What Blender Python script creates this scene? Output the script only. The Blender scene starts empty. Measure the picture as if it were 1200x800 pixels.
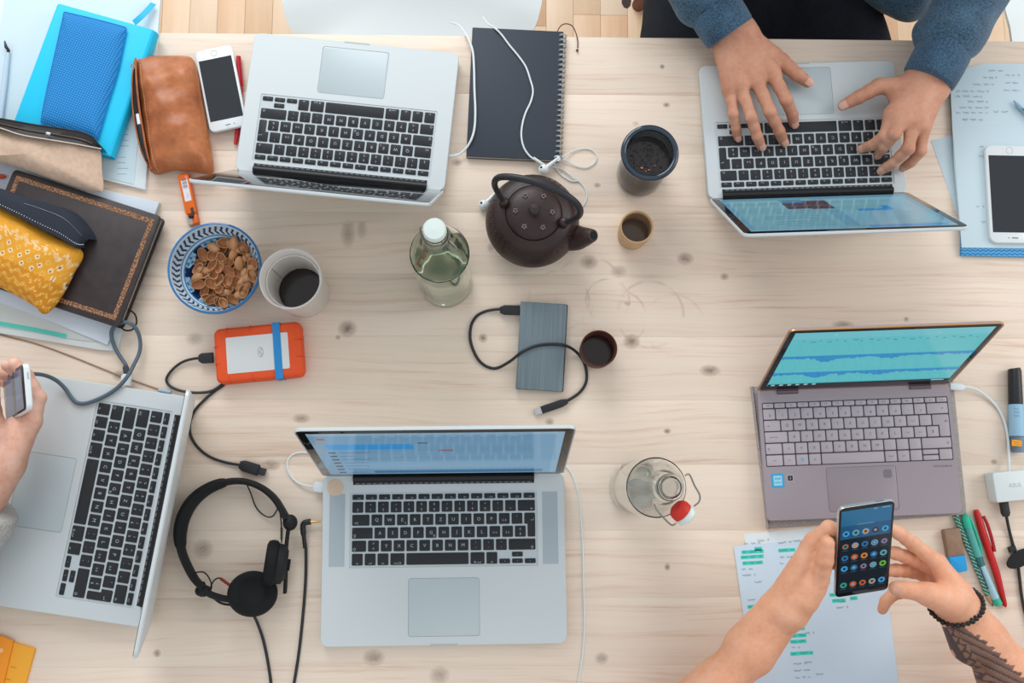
import bpy, math, random
import numpy as np
from mathutils import Vector, Matrix
from mathutils.geometry import tessellate_polygon

SC = bpy.context.scene
COL = SC.collection
PI = math.pi
R = math.radians

# ---------------------------------------------------------------- camera
F_PX, PITCH, ROLL, YAW, CAM_H = 1170.67, .145802, -.0221966, .0033894, 1.522529
_cp, _sp, _cr, _sr, _cy, _sy = math.cos(PITCH), math.sin(PITCH), math.cos(ROLL), math.sin(ROLL), math.cos(YAW), math.sin(YAW)
CAM_R = (Matrix(((_cy, -_sy, 0), (_sy, _cy, 0), (0, 0, 1))) @ Matrix(((1, 0, 0), (0, _cp, -_sp), (0, _sp, _cp)))
         @ Matrix(((_cr, 0, _sr), (0, 1, 0), (-_sr, 0, _cr))))
cam = bpy.data.cameras.new('camera')
cam_o = bpy.data.objects.new('camera', cam)
COL.objects.link(cam_o)
cam.sensor_fit = 'HORIZONTAL'
cam.sensor_width = 36
cam.lens = 36 * F_PX / 1200
cam.clip_start = .02
cam_o.matrix_world = Matrix.Translation((0, 0, CAM_H)) @ CAM_R.to_4x4()
SC.camera = cam_o

# ---------------------------------------------------------------- light and exposure
world = bpy.data.worlds.new('daylight')
SC.world = world
world.use_nodes = True
_bg = world.node_tree.nodes['Background']
_bg.inputs['Color'].default_value = (.93, .97, 1, 1)
_bg.inputs['Strength'].default_value = .80


def window_light(name, loc, target, sx, sy, power, col):
    l = bpy.data.lights.new(name, 'AREA')
    l.shape = 'RECTANGLE'
    l.size, l.size_y, l.energy, l.color = sx, sy, power, col
    o = bpy.data.objects.new(name, l)
    COL.objects.link(o)
    o.location = loc
    o.rotation_euler = (Vector(target) - Vector(loc)).to_track_quat('-Z', 'Y').to_euler()
    return o


window_light('window_daylight', (-.7, 2.7, 1.75), (0, .1, 0), 1.9, 1.5, 54, (.95, .98, 1))
window_light('window_daylight', (2.9, .9, 1.7), (.2, .2, 0), 1.5, 1.4, 24, (1, .97, .94))

SC.view_settings.view_transform = 'Standard'
SC.view_settings.look = 'None'
SC.view_settings.gamma = 1
SC.view_settings.exposure = 0.0
SC.view_settings.use_curve_mapping = False
SC.cycles.max_bounces = 24
SC.cycles.transmission_bounces = 24
SC.cycles.glossy_bounces = 6


def at(px, py, z=0.0):
    """world point at height z above the table top that the photograph shows at pixel (px, py)"""
    d = CAM_R @ Vector(((px - 600) / F_PX, (400 - py) / F_PX, -1))
    k = (z - CAM_H) / d.z
    return Vector((d.x * k, d.y * k, z))


def mpp(z=0):
    return (CAM_H - z) / F_PX


# ---------------------------------------------------------------- materials
def lin(c):
    return tuple(((x / 255) / 12.92 if x / 255 <= .04045 else ((x / 255 + .055) / 1.055) ** 2.4) for x in c[:3]) + (1,)


MATS = {}


class N:
    """small node helper"""
    def __init__(s, m):
        s.t = m.node_tree
        s.n, s.l = s.t.nodes, s.t.links
        s.bsdf = s.n['Principled BSDF']

    def new(s, typ, **kw):
        x = s.n.new(typ)
        for k, v in kw.items():
            setattr(x, k, v)
        return x

    def math(s, op, a, b=None, c=None, clamp=False):
        x = s.new('ShaderNodeMath', operation=op, use_clamp=clamp)
        for i, v in enumerate((a, b, c)):
            if v is None:
                continue
            if isinstance(v, (int, float)):
                x.inputs[i].default_value = v
            else:
                s.l.new(v, x.inputs[i])
        return x.outputs[0]

    def coord(s, kind='Object', scale=(1, 1, 1), loc=(0, 0, 0), rot=(0, 0, 0)):
        tc = s.new('ShaderNodeTexCoord')
        mp = s.new('ShaderNodeMapping')
        mp.inputs['Scale'].default_value = scale
        mp.inputs['Location'].default_value = loc
        mp.inputs['Rotation'].default_value = rot
        s.l.new(tc.outputs[kind], mp.inputs['Vector'])
        return mp.outputs['Vector']

    def noise(s, vec, scale, detail=3, rough=.5):
        x = s.new('ShaderNodeTexNoise')
        x.inputs['Scale'].default_value = scale
        x.inputs['Detail'].default_value = detail
        x.inputs['Roughness'].default_value = rough
        s.l.new(vec, x.inputs['Vector'])
        return x.outputs['Fac']

    def ramp(s, fac, stops):
        x = s.new('ShaderNodeValToRGB')
        e = x.color_ramp.elements
        while len(e) > 1:
            e.remove(e[0])
        e[0].position, e[0].color = stops[0][0], lin(stops[0][1])
        for p, c in stops[1:]:
            k = e.new(p)
            k.color = lin(c)
        s.l.new(fac, x.inputs['Fac'])
        return x.outputs['Color']

    def mix(s, fac, a, b, typ='MIX'):
        x = s.new('ShaderNodeMix', data_type='RGBA', blend_type=typ)
        for sock, v in ((x.inputs[0], fac), (x.inputs[6], a), (x.inputs[7], b)):
            if isinstance(v, (int, float)):
                sock.default_value = v
            elif isinstance(v, tuple):
                sock.default_value = v
            else:
                s.l.new(v, sock)
        return x.outputs[2]

    def bump(s, h, strength, dist=.001):
        x = s.new('ShaderNodeBump')
        x.inputs['Strength'].default_value = strength
        x.inputs['Distance'].default_value = dist
        s.l.new(h, x.inputs['Height'])
        s.l.new(x.outputs['Normal'], s.bsdf.inputs['Normal'])

    def base(s, c):
        s.l.new(c, s.bsdf.inputs['Base Color'])


def M(name, rgb, rough=.5, metal=0.0, spec=.5, noise=None, bump=None, trans=0, ior=1.45, emit=0, coat=0, sheen=0, sss=0):
    """procedural material: noise = (scale, spread), bump = (scale, strength)"""
    if name in MATS:
        return MATS[name]
    m = bpy.data.materials.new(name)
    m.use_nodes = True
    h = N(m)
    b = h.bsdf
    c = lin(rgb)
    b.inputs['Base Color'].default_value = c
    b.inputs['Roughness'].default_value = rough
    b.inputs['Metallic'].default_value = metal
    b.inputs['Specular IOR Level'].default_value = spec
    b.inputs['IOR'].default_value = ior
    b.inputs['Transmission Weight'].default_value = trans
    b.inputs['Coat Weight'].default_value = coat
    b.inputs['Sheen Weight'].default_value = sheen
    if sss:
        b.inputs['Subsurface Weight'].default_value = sss
        b.inputs['Subsurface Radius'].default_value = (.006, .0025, .0015)
        b.inputs['Subsurface Scale'].default_value = 1.0
    if emit:
        b.inputs['Emission Color'].default_value = c
        b.inputs['Emission Strength'].default_value = emit
        b.inputs['Base Color'].default_value = (.004, .004, .005, 1)
    if noise:
        v = h.coord()
        f = h.noise(v, noise[0], 4, .6)
        lo = tuple(max(0, x * (1 - noise[1])) for x in rgb)
        hi = tuple(min(255, x * (1 + noise[1])) for x in rgb)
        h.base(h.ramp(f, [(.3, lo), (.7, hi)]))
    if bump:
        v = h.coord()
        h.bump(h.noise(v, bump[0], 3, .6), bump[1])
    MATS[name] = m
    return m


def attr_mat(name, rough=.5, spec=.5, bump=None, coat=0, sss=0):
    """material whose colour is the mesh's own printed / dyed colour attribute"""
    m = M(name, (200, 200, 200), rough, spec=spec, bump=bump, coat=coat, sss=sss)
    h = N(m)
    a = h.new('ShaderNodeAttribute', attribute_name='dye')
    h.base(a.outputs['Color'])
    return m


# ---------------------------------------------------------------- mesh builder
def rrect(w, h, r, n=3, cx=0, cy=0):
    pts = []
    r = min(r, w / 2 - 1e-5, h / 2 - 1e-5)
    for sx, sy, a0 in ((1, 1, 0), (-1, 1, 90), (-1, -1, 180), (1, -1, 270)):
        for i in range(n + 1):
            a = R(a0 + 90 * i / n)
            pts.append((cx + sx * (w / 2 - r) + r * math.cos(a), cy + sy * (h / 2 - r) + r * math.sin(a)))
    return pts


def inset(poly, d):
    out = []
    n = len(poly)
    for i in range(n):
        p0, p1, p2 = Vector(poly[i - 1]).to_2d(), Vector(poly[i]).to_2d(), Vector(poly[(i + 1) % n]).to_2d()
        e1, e2 = (p1 - p0), (p2 - p1)
        if e1.length < 1e-9 or e2.length < 1e-9:
            out.append(tuple(p1))
            continue
        e1.normalize()
        e2.normalize()
        n1, n2 = Vector((-e1.y, e1.x)), Vector((-e2.y, e2.x))
        b = n1 + n2
        if b.length < 1e-6:
            b = n1
        b.normalize()
        out.append(tuple(p1 + b * (d / max(.4, b.dot(n1)))))
    return out


def ccw(poly):
    a = sum(poly[i - 1][0] * poly[i][1] - poly[i][0] * poly[i - 1][1] for i in range(len(poly)))
    return list(poly) if a > 0 else list(reversed(poly))


def catmull(pts, n=6, closed=False):
    P = [Vector(p) for p in pts]
    out = []
    m = len(P)
    for i in range(m if closed else m - 1):
        if closed:
            a, b, c, d = P[i - 1], P[i], P[(i + 1) % m], P[(i + 2) % m]
        else:
            a, b, c, d = P[max(0, i - 1)], P[i], P[i + 1], P[min(m - 1, i + 2)]
        for k in range(n):
            t = k / n
            out.append(.5 * ((2 * b) + (c - a) * t + (2 * a - 5 * b + 4 * c - d) * t * t + (3 * b - a - 3 * c + d) * t ** 3))
    if not closed:
        out.append(P[-1])
    return out


TEXT = {}


def glyphs(s):
    if s not in TEXT:
        c = bpy.data.curves.new('lettering', 'FONT')
        c.body = s
        c.resolution_u = 2
        o = bpy.data.objects.new('lettering', c)
        COL.objects.link(o)
        m = bpy.data.meshes.new_from_object(o.evaluated_get(bpy.context.evaluated_depsgraph_get()))
        v = [(x.co.x, x.co.y) for x in m.vertices]
        f = [tuple(p.vertices) for p in m.polygons]
        bpy.data.objects.remove(o)
        bpy.data.curves.remove(c)
        bpy.data.meshes.remove(m)
        if v:
            x0, x1 = min(p[0] for p in v), max(p[0] for p in v)
            y0, y1 = min(p[1] for p in v), max(p[1] for p in v)
            v = [(p[0] - (x0 + x1) / 2, p[1] - (y0 + y1) / 2) for p in v]
        TEXT[s] = (v, f)
    return TEXT[s]


ROOTM = {}


class MB:
    def __init__(s):
        s.v, s.f, s.m = [], [], []

    def add(s, verts, faces, mi=0, X=None):
        o = len(s.v)
        if X is not None:
            verts = [X @ Vector(v) for v in verts]
        s.v += [tuple(v) for v in verts]
        s.f += [tuple(i + o for i in f) for f in faces]
        s.m += [mi] * len(faces)
        return s

    def box(s, c0, c1, mi=0, X=None):
        x0, y0, z0 = c0
        x1, y1, z1 = c1
        return s.add([(x0, y0, z0), (x1, y0, z0), (x1, y1, z0), (x0, y1, z0), (x0, y0, z1), (x1, y0, z1), (x1, y1, z1), (x0, y1, z1)],
                     [(3, 2, 1, 0), (4, 5, 6, 7), (0, 1, 5, 4), (1, 2, 6, 5), (2, 3, 7, 6), (3, 0, 4, 7)], mi, X)

    def slab(s, poly, z0, z1, bevel=0, mi=0, X=None, mi_top=None, bevel_low=0):
        """prism over a 2-D polygon, edges bevelled"""
        poly = ccw(poly)
        n = len(poly)
        rings = []
        if bevel_low:
            rings += [(inset(poly, bevel_low), z0), (poly, z0 + bevel_low)]
        else:
            rings.append((poly, z0))
        if bevel:
            rings += [(poly, z1 - bevel), (inset(poly, bevel * .35), z1 - bevel * .3), (inset(poly, bevel), z1)]
        else:
            rings.append((poly, z1))
        v, f = [], []
        for p, z in rings:
            v += [(q[0], q[1], z) for q in p]
        for k in range(len(rings) - 1):
            for i in range(n):
                j = (i + 1) % n
                f.append((k * n + i, k * n + j, (k + 1) * n + j, (k + 1) * n + i))
        f.append(tuple(reversed(range(n))))
        s.add(v, f, mi, X)
        top = (len(rings) - 1) * n
        o = len(s.v) - len(v)
        s.f.append(tuple(o + top + i for i in range(n)))
        s.m.append(mi if mi_top is None else mi_top)
        return s

    def plate(s, poly, z0, z1, holes, bevel=.0008, depth=.0012, mi=0):
        """slab with sunk pockets in its top"""
        poly = ccw(poly)
        n = len(poly)
        inn = inset(poly, bevel)
        o = len(s.v)
        low = inset(poly, .003)
        for p, z in ((low, z0), (poly, z0 + .004), (poly, z1 - bevel), (inn, z1)):
            s.v += [(q[0], q[1], z) for q in p]
        for k in range(3):
            for i in range(n):
                j = (i + 1) % n
                s.f.append((o + k * n + i, o + k * n + j, o + (k + 1) * n + j, o + (k + 1) * n + i))
                s.m.append(mi)
        s.f.append(tuple(o + i for i in reversed(range(n))))
        s.m.append(mi)
        loops = [[Vector((q[0], q[1], 0)) for q in inn]]
        for hpoly in holes:
            hp = list(reversed(ccw(hpoly)))
            loops.append([Vector((q[0], q[1], 0)) for q in hp])
        t0 = len(s.v)
        s.v += [(q.x, q.y, z1) for L in loops for q in L]
        for t in tessellate_polygon(loops):
            a, b, c = [Vector(s.v[t0 + i]) for i in t]
            if (b - a).cross(c - a).z < 0:
                t = tuple(reversed(t))
            s.f.append(tuple(t0 + i for i in t))
            s.m.append(mi)
        k = t0 + n
        for L in loops[1:]:
            m = len(L)
            b0 = len(s.v)
            s.v += [(q.x, q.y, z1 - depth) for q in L]
            for i in range(m):
                j = (i + 1) % m
                s.f.append((k + i, k + j, b0 + j, b0 + i))
                s.m.append(mi)
            s.f.append(tuple(b0 + i for i in reversed(range(m))))
            s.m.append(mi)
            k += m
        return s

    def tube(s, path, r, n=8, mi=0, closed=False, flat=1.0, X=None, ribs=None, up0=None):
        P = [Vector(p).to_3d() for p in path]
        m = len(P)
        rad = [r] * m if isinstance(r, (int, float)) else list(r)
        T = []
        for i in range(m):
            if closed:
                d = P[(i + 1) % m] - P[i - 1]
            else:
                d = P[min(m - 1, i + 1)] - P[max(0, i - 1)]
            T.append(d.normalized() if d.length > 1e-9 else Vector((0, 0, 1)))
        up = Vector(up0) if up0 is not None else (Vector((0, 0, 1)) if abs(T[0].z) < .9 else Vector((1, 0, 0)))
        v, f = [], []
        for i in range(m):
            a = up - T[i] * up.dot(T[i])
            if a.length < 1e-6:
                a = Vector((1, 0, 0)) - T[i] * T[i].x
            a.normalize()
            b = T[i].cross(a)
            up = a
            for k in range(n):
                g = 2 * PI * k / n
                q = rad[i] * (1 + (ribs[1] * math.cos(ribs[0] * g) if ribs else 0))
                v.append(P[i] + a * (q * math.cos(g) * flat) + b * (q * math.sin(g)))
        for i in range(m if closed else m - 1):
            j = (i + 1) % m
            for k in range(n):
                l = (k + 1) % n
                f.append((i * n + k, i * n + l, j * n + l, j * n + k))
        if not closed:
            f.append(tuple(reversed(range(n))))
            f.append(tuple((m - 1) * n + k for k in range(n)))
        return s.add(v, f, mi, X)

    def lathe(s, prof, n=32, mi=0, X=None, caps=True):
        """revolve (radius, height) pairs around the local z axis"""
        v, f = [], []
        m = len(prof)
        for r, z in prof:
            for k in range(n):
                a = 2 * PI * k / n
                v.append((r * math.cos(a), r * math.sin(a), z))
        for i in range(m - 1):
            for k in range(n):
                l = (k + 1) % n
                f.append((i * n + k, i * n + l, (i + 1) * n + l, (i + 1) * n + k))
        if caps and prof[0][0] > 1e-6:
            f.append(tuple(reversed(range(n))))
        if caps and prof[-1][0] > 1e-6:
            f.append(tuple((m - 1) * n + k for k in range(n)))
        return s.add(v, f, mi, X)

    def ring(s, prof, n=32, mi=0, X=None):
        """revolve a closed section around the local z axis"""
        v, f = [], []
        m = len(prof)
        for r, z in prof:
            for k in range(n):
                a = 2 * PI * k / n
                v.append((r * math.cos(a), r * math.sin(a), z))
        for i in range(m):
            j = (i + 1) % m
            for k in range(n):
                l = (k + 1) % n
                f.append((i * n + k, i * n + l, j * n + l, j * n + k))
        return s.add(v, f, mi, X)

    def ell(s, c, rad, nu=16, nv=10, mi=0, X=None):
        pr = [(math.sin(PI * i / nv), -math.cos(PI * i / nv)) for i in range(nv + 1)]
        v, f = [], []
        for r, z in pr:
            for k in range(nu):
                a = 2 * PI * k / nu
                v.append((c[0] + rad[0] * r * math.cos(a), c[1] + rad[1] * r * math.sin(a), c[2] + rad[2] * z))
        for i in range(nv):
            for k in range(nu):
                l = (k + 1) % nu
                f.append((i * nu + k, i * nu + l, (i + 1) * nu + l, (i + 1) * nu + k))
        return s.add(v, f, mi, X)

    def ribbon(s, path, w, mi=0, X=None):
        P = [Vector(p).to_3d() for p in path]
        v, f = [], []
        for i, p in enumerate(P):
            d = P[min(len(P) - 1, i + 1)] - P[max(0, i - 1)]
            d.z = 0
            d = d.normalized() if d.length > 1e-9 else Vector((1, 0, 0))
            q = Vector((-d.y, d.x, 0)) * (w / 2)
            v += [p - q, p + q]
        for i in range(len(P) - 1):
            f.append((2 * i, 2 * i + 2, 2 * i + 3, 2 * i + 1))
        return s.add(v, f, mi, X)

    def rect(s, x0, y0, x1, y1, z, mi=0, X=None):
        return s.add([(x0, y0, z), (x1, y0, z), (x1, y1, z), (x0, y1, z)], [(0, 1, 2, 3)], mi, X)

    def disc(s, cx, cy, r, z, n=14, mi=0, X=None, ry=None):
        ry = ry or r
        return s.add([(cx + r * math.cos(2 * PI * k / n), cy + ry * math.sin(2 * PI * k / n), z) for k in range(n)], [tuple(range(n))], mi, X)

    def text(s, t, x, y, size, z, rot=0, mi=0, X=None):
        v, f = glyphs(t)
        c, q = math.cos(rot) * size, math.sin(rot) * size
        return s.add([(x + a * c - b * q, y + a * q + b * c, z) for a, b in v], f, mi, X)

    def mesh(s, name, mats, sharp=38):
        me = bpy.data.meshes.new(name)
        me.from_pydata(s.v, [], s.f)
        for m in (mats if isinstance(mats, (list, tuple)) else [mats]):
            me.materials.append(m)
        me.polygons.foreach_set('material_index', s.m)
        me.polygons.foreach_set('use_smooth', [True] * len(s.f))
        me.update()
        me.set_sharp_from_angle(angle=R(sharp))
        return me

    def build(s, name, mats, parent=None, world=True, sharp=38, loc=None, rotz=0):
        """one mesh object; world: vertices are world points, moved into the frame of the thing"""
        if parent is not None:
            if world:
                inv = ROOTM[parent.name].inverted()
                s.v = [tuple(inv @ Vector(v)) for v in s.v]
        elif loc is not None and world:
            inv = (Matrix.Translation(loc) @ Matrix.Rotation(rotz, 4, 'Z')).inverted()
            s.v = [tuple(inv @ Vector(v)) for v in s.v]
        me = s.mesh(name, mats, sharp)
        o = bpy.data.objects.new(name, me)
        COL.objects.link(o)
        if parent is not None:
            o.parent = parent
            ROOTM[o.name] = ROOTM[parent.name]
        else:
            if loc is not None:
                o.location = loc
                o.rotation_euler = (0, 0, rotz)
                ROOTM[o.name] = Matrix.Translation(loc) @ Matrix.Rotation(rotz, 4, 'Z')
            else:
                ROOTM[o.name] = Matrix.Identity(4)
        return o


def tag(o, label=None, cat=None, group=None, kind=None):
    for k, v in (('label', label), ('category', cat), ('group', group), ('kind', kind)):
        if v:
            o[k] = v
    return o


def thing(name, label, cat, loc=(0, 0, 0), rotz=0, group=None):
    o = bpy.data.objects.new(name, None)
    COL.objects.link(o)
    o.location = loc
    o.rotation_euler = (0, 0, rotz)
    o.empty_display_size = .02
    ROOTM[o.name] = Matrix.Translation(loc) @ Matrix.Rotation(rotz, 4, 'Z')
    return tag(o, label, cat, group)


def quad(corners, z):
    """top-left, top-right, bottom-right, bottom-left pixels of a flat thing -> centre, turn, width, height"""
    a, b, c, d = [at(p[0], p[1], z) for p in corners]
    ctr = (a + b + c + d) / 4
    u = ((b - a) + (c - d)) / 2
    w = u.length
    h = (((a - d) + (b - c)) / 2).length
    return ctr.x, ctr.y, math.atan2(u.y, u.x), w, h


def pillow(outline, z0, h, power=2.2, rings=14, base=.25, wrinkle=None):
    """soft bag: closed outline (world xy) that swells to height h; returns verts, faces"""
    n = len(outline)
    c = sum((Vector((p[0], p[1], 0)) for p in outline), Vector()) / n
    v, f = [], []
    prof = [(.90, 0), (.97, h * base * .35), (1, h * base)]
    for i in range(1, rings + 1):
        t = 1 - i / rings
        prof.append((t, h * base + h * (1 - base) * (1 - t ** power) ** .62))
    for t, z in prof:
        for k in range(n):
            p = c + (Vector((outline[k][0], outline[k][1], 0)) - c) * t
            zz = z0 + z
            if wrinkle and z > h * base:
                zz += wrinkle(p.x, p.y) * min(1, (1 - t) * 5)
            v.append((p.x, p.y, zz))
    for i in range(len(prof) - 1):
        for k in range(n):
            l = (k + 1) % n
            f.append((i * n + k, i * n + l, (i + 1) * n + l, (i + 1) * n + k))
    f.append(tuple(reversed(range(n))))
    return v, f


def px_path(pts, z, n=6):
    """smooth path through pixels; z one height or one per point"""
    zs = [z] * len(pts) if isinstance(z, (int, float)) else z
    return catmull([at(p[0], p[1], q) for p, q in zip(pts, zs)], n)


def dye(o, fn):
    me = o.data
    a = me.color_attributes.new('dye', 'FLOAT_COLOR', 'POINT')
    buf = []
    for v in me.vertices:
        buf += lin(fn(v.co))
    a.data.foreach_set('color', buf)


def scribble(mb, x0, y0, length, height, z, seed, mi=0, w=.00062, rot=0):
    """one short line of handwriting: a wavering pen stroke broken into words"""
    rr = random.Random(seed)
    x = 0
    c, s_ = math.cos(rot), math.sin(rot)
    while x < length:
        L = min(length - x, rr.uniform(.006, .014))
        pts = []
        k = max(4, int(L / .0011))
        for i in range(k):
            a, b = x + L * i / k, height * (.5 * math.sin(i * 2.1 + rr.random()) + rr.uniform(-.25, .35))
            pts.append((x0 + a * c - b * s_, y0 + a * s_ + b * c, z))
        mb.ribbon(pts, w, mi)
        x += L + rr.uniform(.002, .004)


# ---------------------------------------------------------------- floor
FLOOR_Z = -.74


def wood_floor():
    m = bpy.data.materials.new('parquet oak')
    m.use_nodes = True
    h = N(m)
    oi = h.new('ShaderNodeObjectInfo')
    v = h.coord(scale=(38, 3, 3))
    f = h.noise(v, 1.5, 5, .6)
    f2 = h.math('ADD', h.math('MULTIPLY', f, .45), h.math('MULTIPLY', oi.outputs['Random'], .6))
    h.base(h.ramp(f2, [(.2, (222, 180, 142)), (.5, (236, 203, 168)), (.8, (241, 219, 192))]))
    h.bsdf.inputs['Roughness'].default_value = .38
    return m


FLOORM = wood_floor()
mb = MB()
mb.box((-2.6, -2.2, FLOOR_Z - .05), (2.8, 2.6, FLOOR_Z - .008))
floor_o = mb.build('floor', FLOORM, loc=(0, 0, FLOOR_Z))
tag(floor_o, kind='structure')
rnd = random.Random(4)
pmesh = {}
PW = .0655
for i in range(44):
    x = -1.44 + i * PW
    y = .72 + rnd.uniform(-.3, 0)
    while y < 1.75:
        L = rnd.choice((.42, .5, .58))
        if L not in pmesh:
            b = MB()
            b.slab([(0, 0), (PW - .0006, 0), (PW - .0006, L - .0006), (0, L - .0006)], -.008, 0, .0006)
            pmesh[L] = b.mesh('parquet_plank', FLOORM)
        o = bpy.data.objects.new('parquet_plank', pmesh[L])
        COL.objects.link(o)
        o.parent = floor_o
        o.location = (x, y, 0)
        y += L
# a knot in one of the planks
b = MB()
kp = at(734, 1, FLOOR_Z)
b.slab([(kp.x + .012 * math.cos(t * .7), kp.y + .02 * math.sin(t * .7)) for t in range(9)], FLOOR_Z + .0002, FLOOR_Z + .0007)
b.build('wood_knot', M('dark knot', (58, 38, 28), .6), floor_o)

# ---------------------------------------------------------------- table
TY = at(640, 42.5, 0).y
KNOTS = [(407, 385, 10, 9, 1), (317, 545, 10, 6, .8), (353, 490, 9, 5, .8), (408, 274, 8, 15, .6), (690, 307, 10, 8, .8), (725, 318, 9, 7, .5),
         (803, 303, 9, 7, .9), (740, 400, 9, 8, 1), (832, 434, 11, 6, 1), (566, 396, 5, 5, 1), (988, 381, 12, 5, .8), (849, 324, 5, 4, .8),
         (438, 770, 11, 8, .8), (515, 791, 10, 9, .6), (705, 771, 7, 6, .7), (238, 643, 10, 10, .7), (776, 78, 3, 3, 1), (781, 123, 4, 3, 1),
         (782, 664, 3, 4, 1), (782, 505, 4, 3, 1), (1165, 541, 4, 3, .9), (184, 765, 4, 4, .9), (228, 397, 9, 7, .5), (644, 494, 5, 4, .8),
         (535, 190, 6, 5, .7), (700, 217, 4, 3, .8), (912, 505, 5, 3, .6), (140, 440, 7, 6, .8), (396, 395, 3, 3, .6), (1062, 374, 3, 3, .9),
         (735, 355, 4, 3, .5), (424, 269, 6, 10, .4), (575, 290, 4, 5, .5), (745, 145, 4, 3, .4)]
RINGS = [(655, 352, 36, .25), (725, 372, 33, .22), (690, 340, 41, .2), (762, 368, 40, .18), (712, 352, 26, .25), (790, 380, 36, .12), (638, 398, 30, .12)]


def pine():
    m = bpy.data.materials.new('whitewashed pine')
    m.use_nodes = True
    h = N(m)
    oi = h.new('ShaderNodeObjectInfo')
    P = h.coord()
    # wander of the grain lines
    warp = h.noise(h.coord(scale=(2.2, 7, 1)), 1.0, 2, .5)
    sep = h.new('ShaderNodeSeparateXYZ')
    h.l.new(P, sep.inputs[0])
    y = h.math('ADD', sep.outputs[1], h.math('MULTIPLY', warp, .055))
    y = h.math('ADD', y, h.math('MULTIPLY', oi.outputs['Random'], 3.7))
    knot, ring = None, None
    for px, py, a, bb, s in KNOTS:
        c = at(px, py)
        k = mpp()
        mp = h.new('ShaderNodeMapping', vector_type='TEXTURE')
        mp.inputs['Location'].default_value = (c.x, c.y, 0)
        mp.inputs['Scale'].default_value = (a * k, bb * k, 10)
        h.l.new(P, mp.inputs['Vector'])
        ln = h.new('ShaderNodeVectorMath', operation='LENGTH')
        h.l.new(mp.outputs['Vector'], ln.inputs[0])
        d = ln.outputs['Value']
        q = h.math('MULTIPLY', h.math('SUBTRACT', 1.25, d, clamp=True), s)
        knot = q if knot is None else h.math('MAXIMUM', knot, q)
    for px, py, r, s in RINGS:
        c = at(px, py)
        k = mpp()
        mp = h.new('ShaderNodeMapping', vector_type='TEXTURE')
        mp.inputs['Location'].default_value = (c.x, c.y, 0)
        mp.inputs['Scale'].default_value = (r * k, r * k, 10)
        h.l.new(P, mp.inputs['Vector'])
        ln = h.new('ShaderNodeVectorMath', operation='LENGTH')
        h.l.new(mp.outputs['Vector'], ln.inputs[0])
        d = h.math('ABSOLUTE', h.math('SUBTRACT', ln.outputs['Value'], 1))
        q = h.math('MULTIPLY', h.math('SUBTRACT', 1, h.math('MULTIPLY', d, 15), clamp=True), s * 1.9)
        ring = q if ring is None else h.math('MAXIMUM', ring, q)
    # the grain bends round the knots
    y = h.math('ADD', y, h.math('MULTIPLY', knot, .012))
    cv = h.new('ShaderNodeCombineXYZ')
    h.l.new(h.math('MULTIPLY', sep.outputs[0], .03), cv.inputs[0])
    h.l.new(y, cv.inputs[1])
    h.l.new(oi.outputs['Random'], cv.inputs[2])
    fine = h.noise(cv.outputs[0], 150, 5, .68)
    broad = h.noise(cv.outputs[0], 26, 2, .5)
    cloud = h.noise(h.coord(scale=(1.5, 4, 1)), 1.6, 3, .5)
    lines = h.math('POWER', fine, 2.7)
    g = h.math('ADD', h.math('MULTIPLY', lines, 1.12), h.math('MULTIPLY', broad, .44))
    g = h.math('ADD', g, h.math('MULTIPLY', h.math('SUBTRACT', oi.outputs['Random'], .5), .07))
    col = h.ramp(g, [(.20, (236, 220, 202)), (.44, (231, 211, 192)), (.62, (218, 191, 169)), (.84, (194, 156, 132))])
    col = h.mix(h.math('MULTIPLY', h.math('SUBTRACT', cloud, .42, clamp=True), 1.5, clamp=True), col, lin((227, 211, 197)))
    # knots: grey-brown hearts with growth rings
    kr = h.math('ADD', .25, h.math('MULTIPLY', h.noise(h.coord(scale=(1, 1.6, 1)), 210, 3, .7), .85))
    kf = h.math('MULTIPLY', h.math('POWER', h.math('MULTIPLY', knot, 1.15, clamp=True), .8), kr, clamp=True)
    col = h.mix(kf, col, lin((128, 104, 90)))
    core = h.math('MULTIPLY', h.math('SUBTRACT', knot, .88, clamp=True), 3.0, clamp=True)
    col = h.mix(core, col, lin((74, 58, 52)))
    # faint cup rings, broken up
    br = h.noise(P, 22, 3, .6)
    br = h.math('MULTIPLY', h.math('SUBTRACT', br, .47, clamp=True), 6, clamp=True)
    col = h.mix(h.math('MULTIPLY', ring, br, clamp=True), col, lin((168, 128, 110)))
    h.base(col)
    h.bsdf.inputs['Roughness'].default_value = .42
    h.bsdf.inputs['Specular IOR Level'].default_value = .4
    h.bump(fine, .06)
    return m


PINE = pine()
table = thing('table', 'long pale pine table with knots and cup rings, carrying everything', 'table', (0, 0, FLOOR_Z))
ROOTM[table.name] = Matrix.Translation((0, 0, FLOOR_Z))
BW = .098
x0, x1 = -1.25, 1.35
yy = TY
nb = 0
while yy > -.55:
    b = MB()
    b.slab([(x0, yy - BW + .00012), (x1, yy - BW + .00012), (x1, yy), (x0, yy)], -.03, 0, .0001 if nb else .002)
    b.build('board', PINE, table)
    yy -= BW
    nb += 1
YB = yy
for sx, sy in ((x0 + .06, TY - .06), (x1 - .06, TY - .06), (x0 + .06, YB + .06), (x1 - .06, YB + .06)):
    b = MB()
    b.slab(rrect(.07, .07, .006, 2, sx, sy), FLOOR_Z, -.03, .002)
    b.build('leg', PINE, table)
b = MB()
b.slab([(x0 + .1, TY - .075), (x1 - .1, TY - .075), (x1 - .1, TY - .05), (x0 + .1, TY - .05)], -.11, -.03)
b.build('apron', PINE, table)

# ---------------------------------------------------------------- chairs beyond the far edge
WHITE_SHELL = M('white moulded plastic', (228, 236, 238), .35)
LEGWOOD = M('beech leg', (196, 150, 108), .5, noise=(30, .08))


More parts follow.
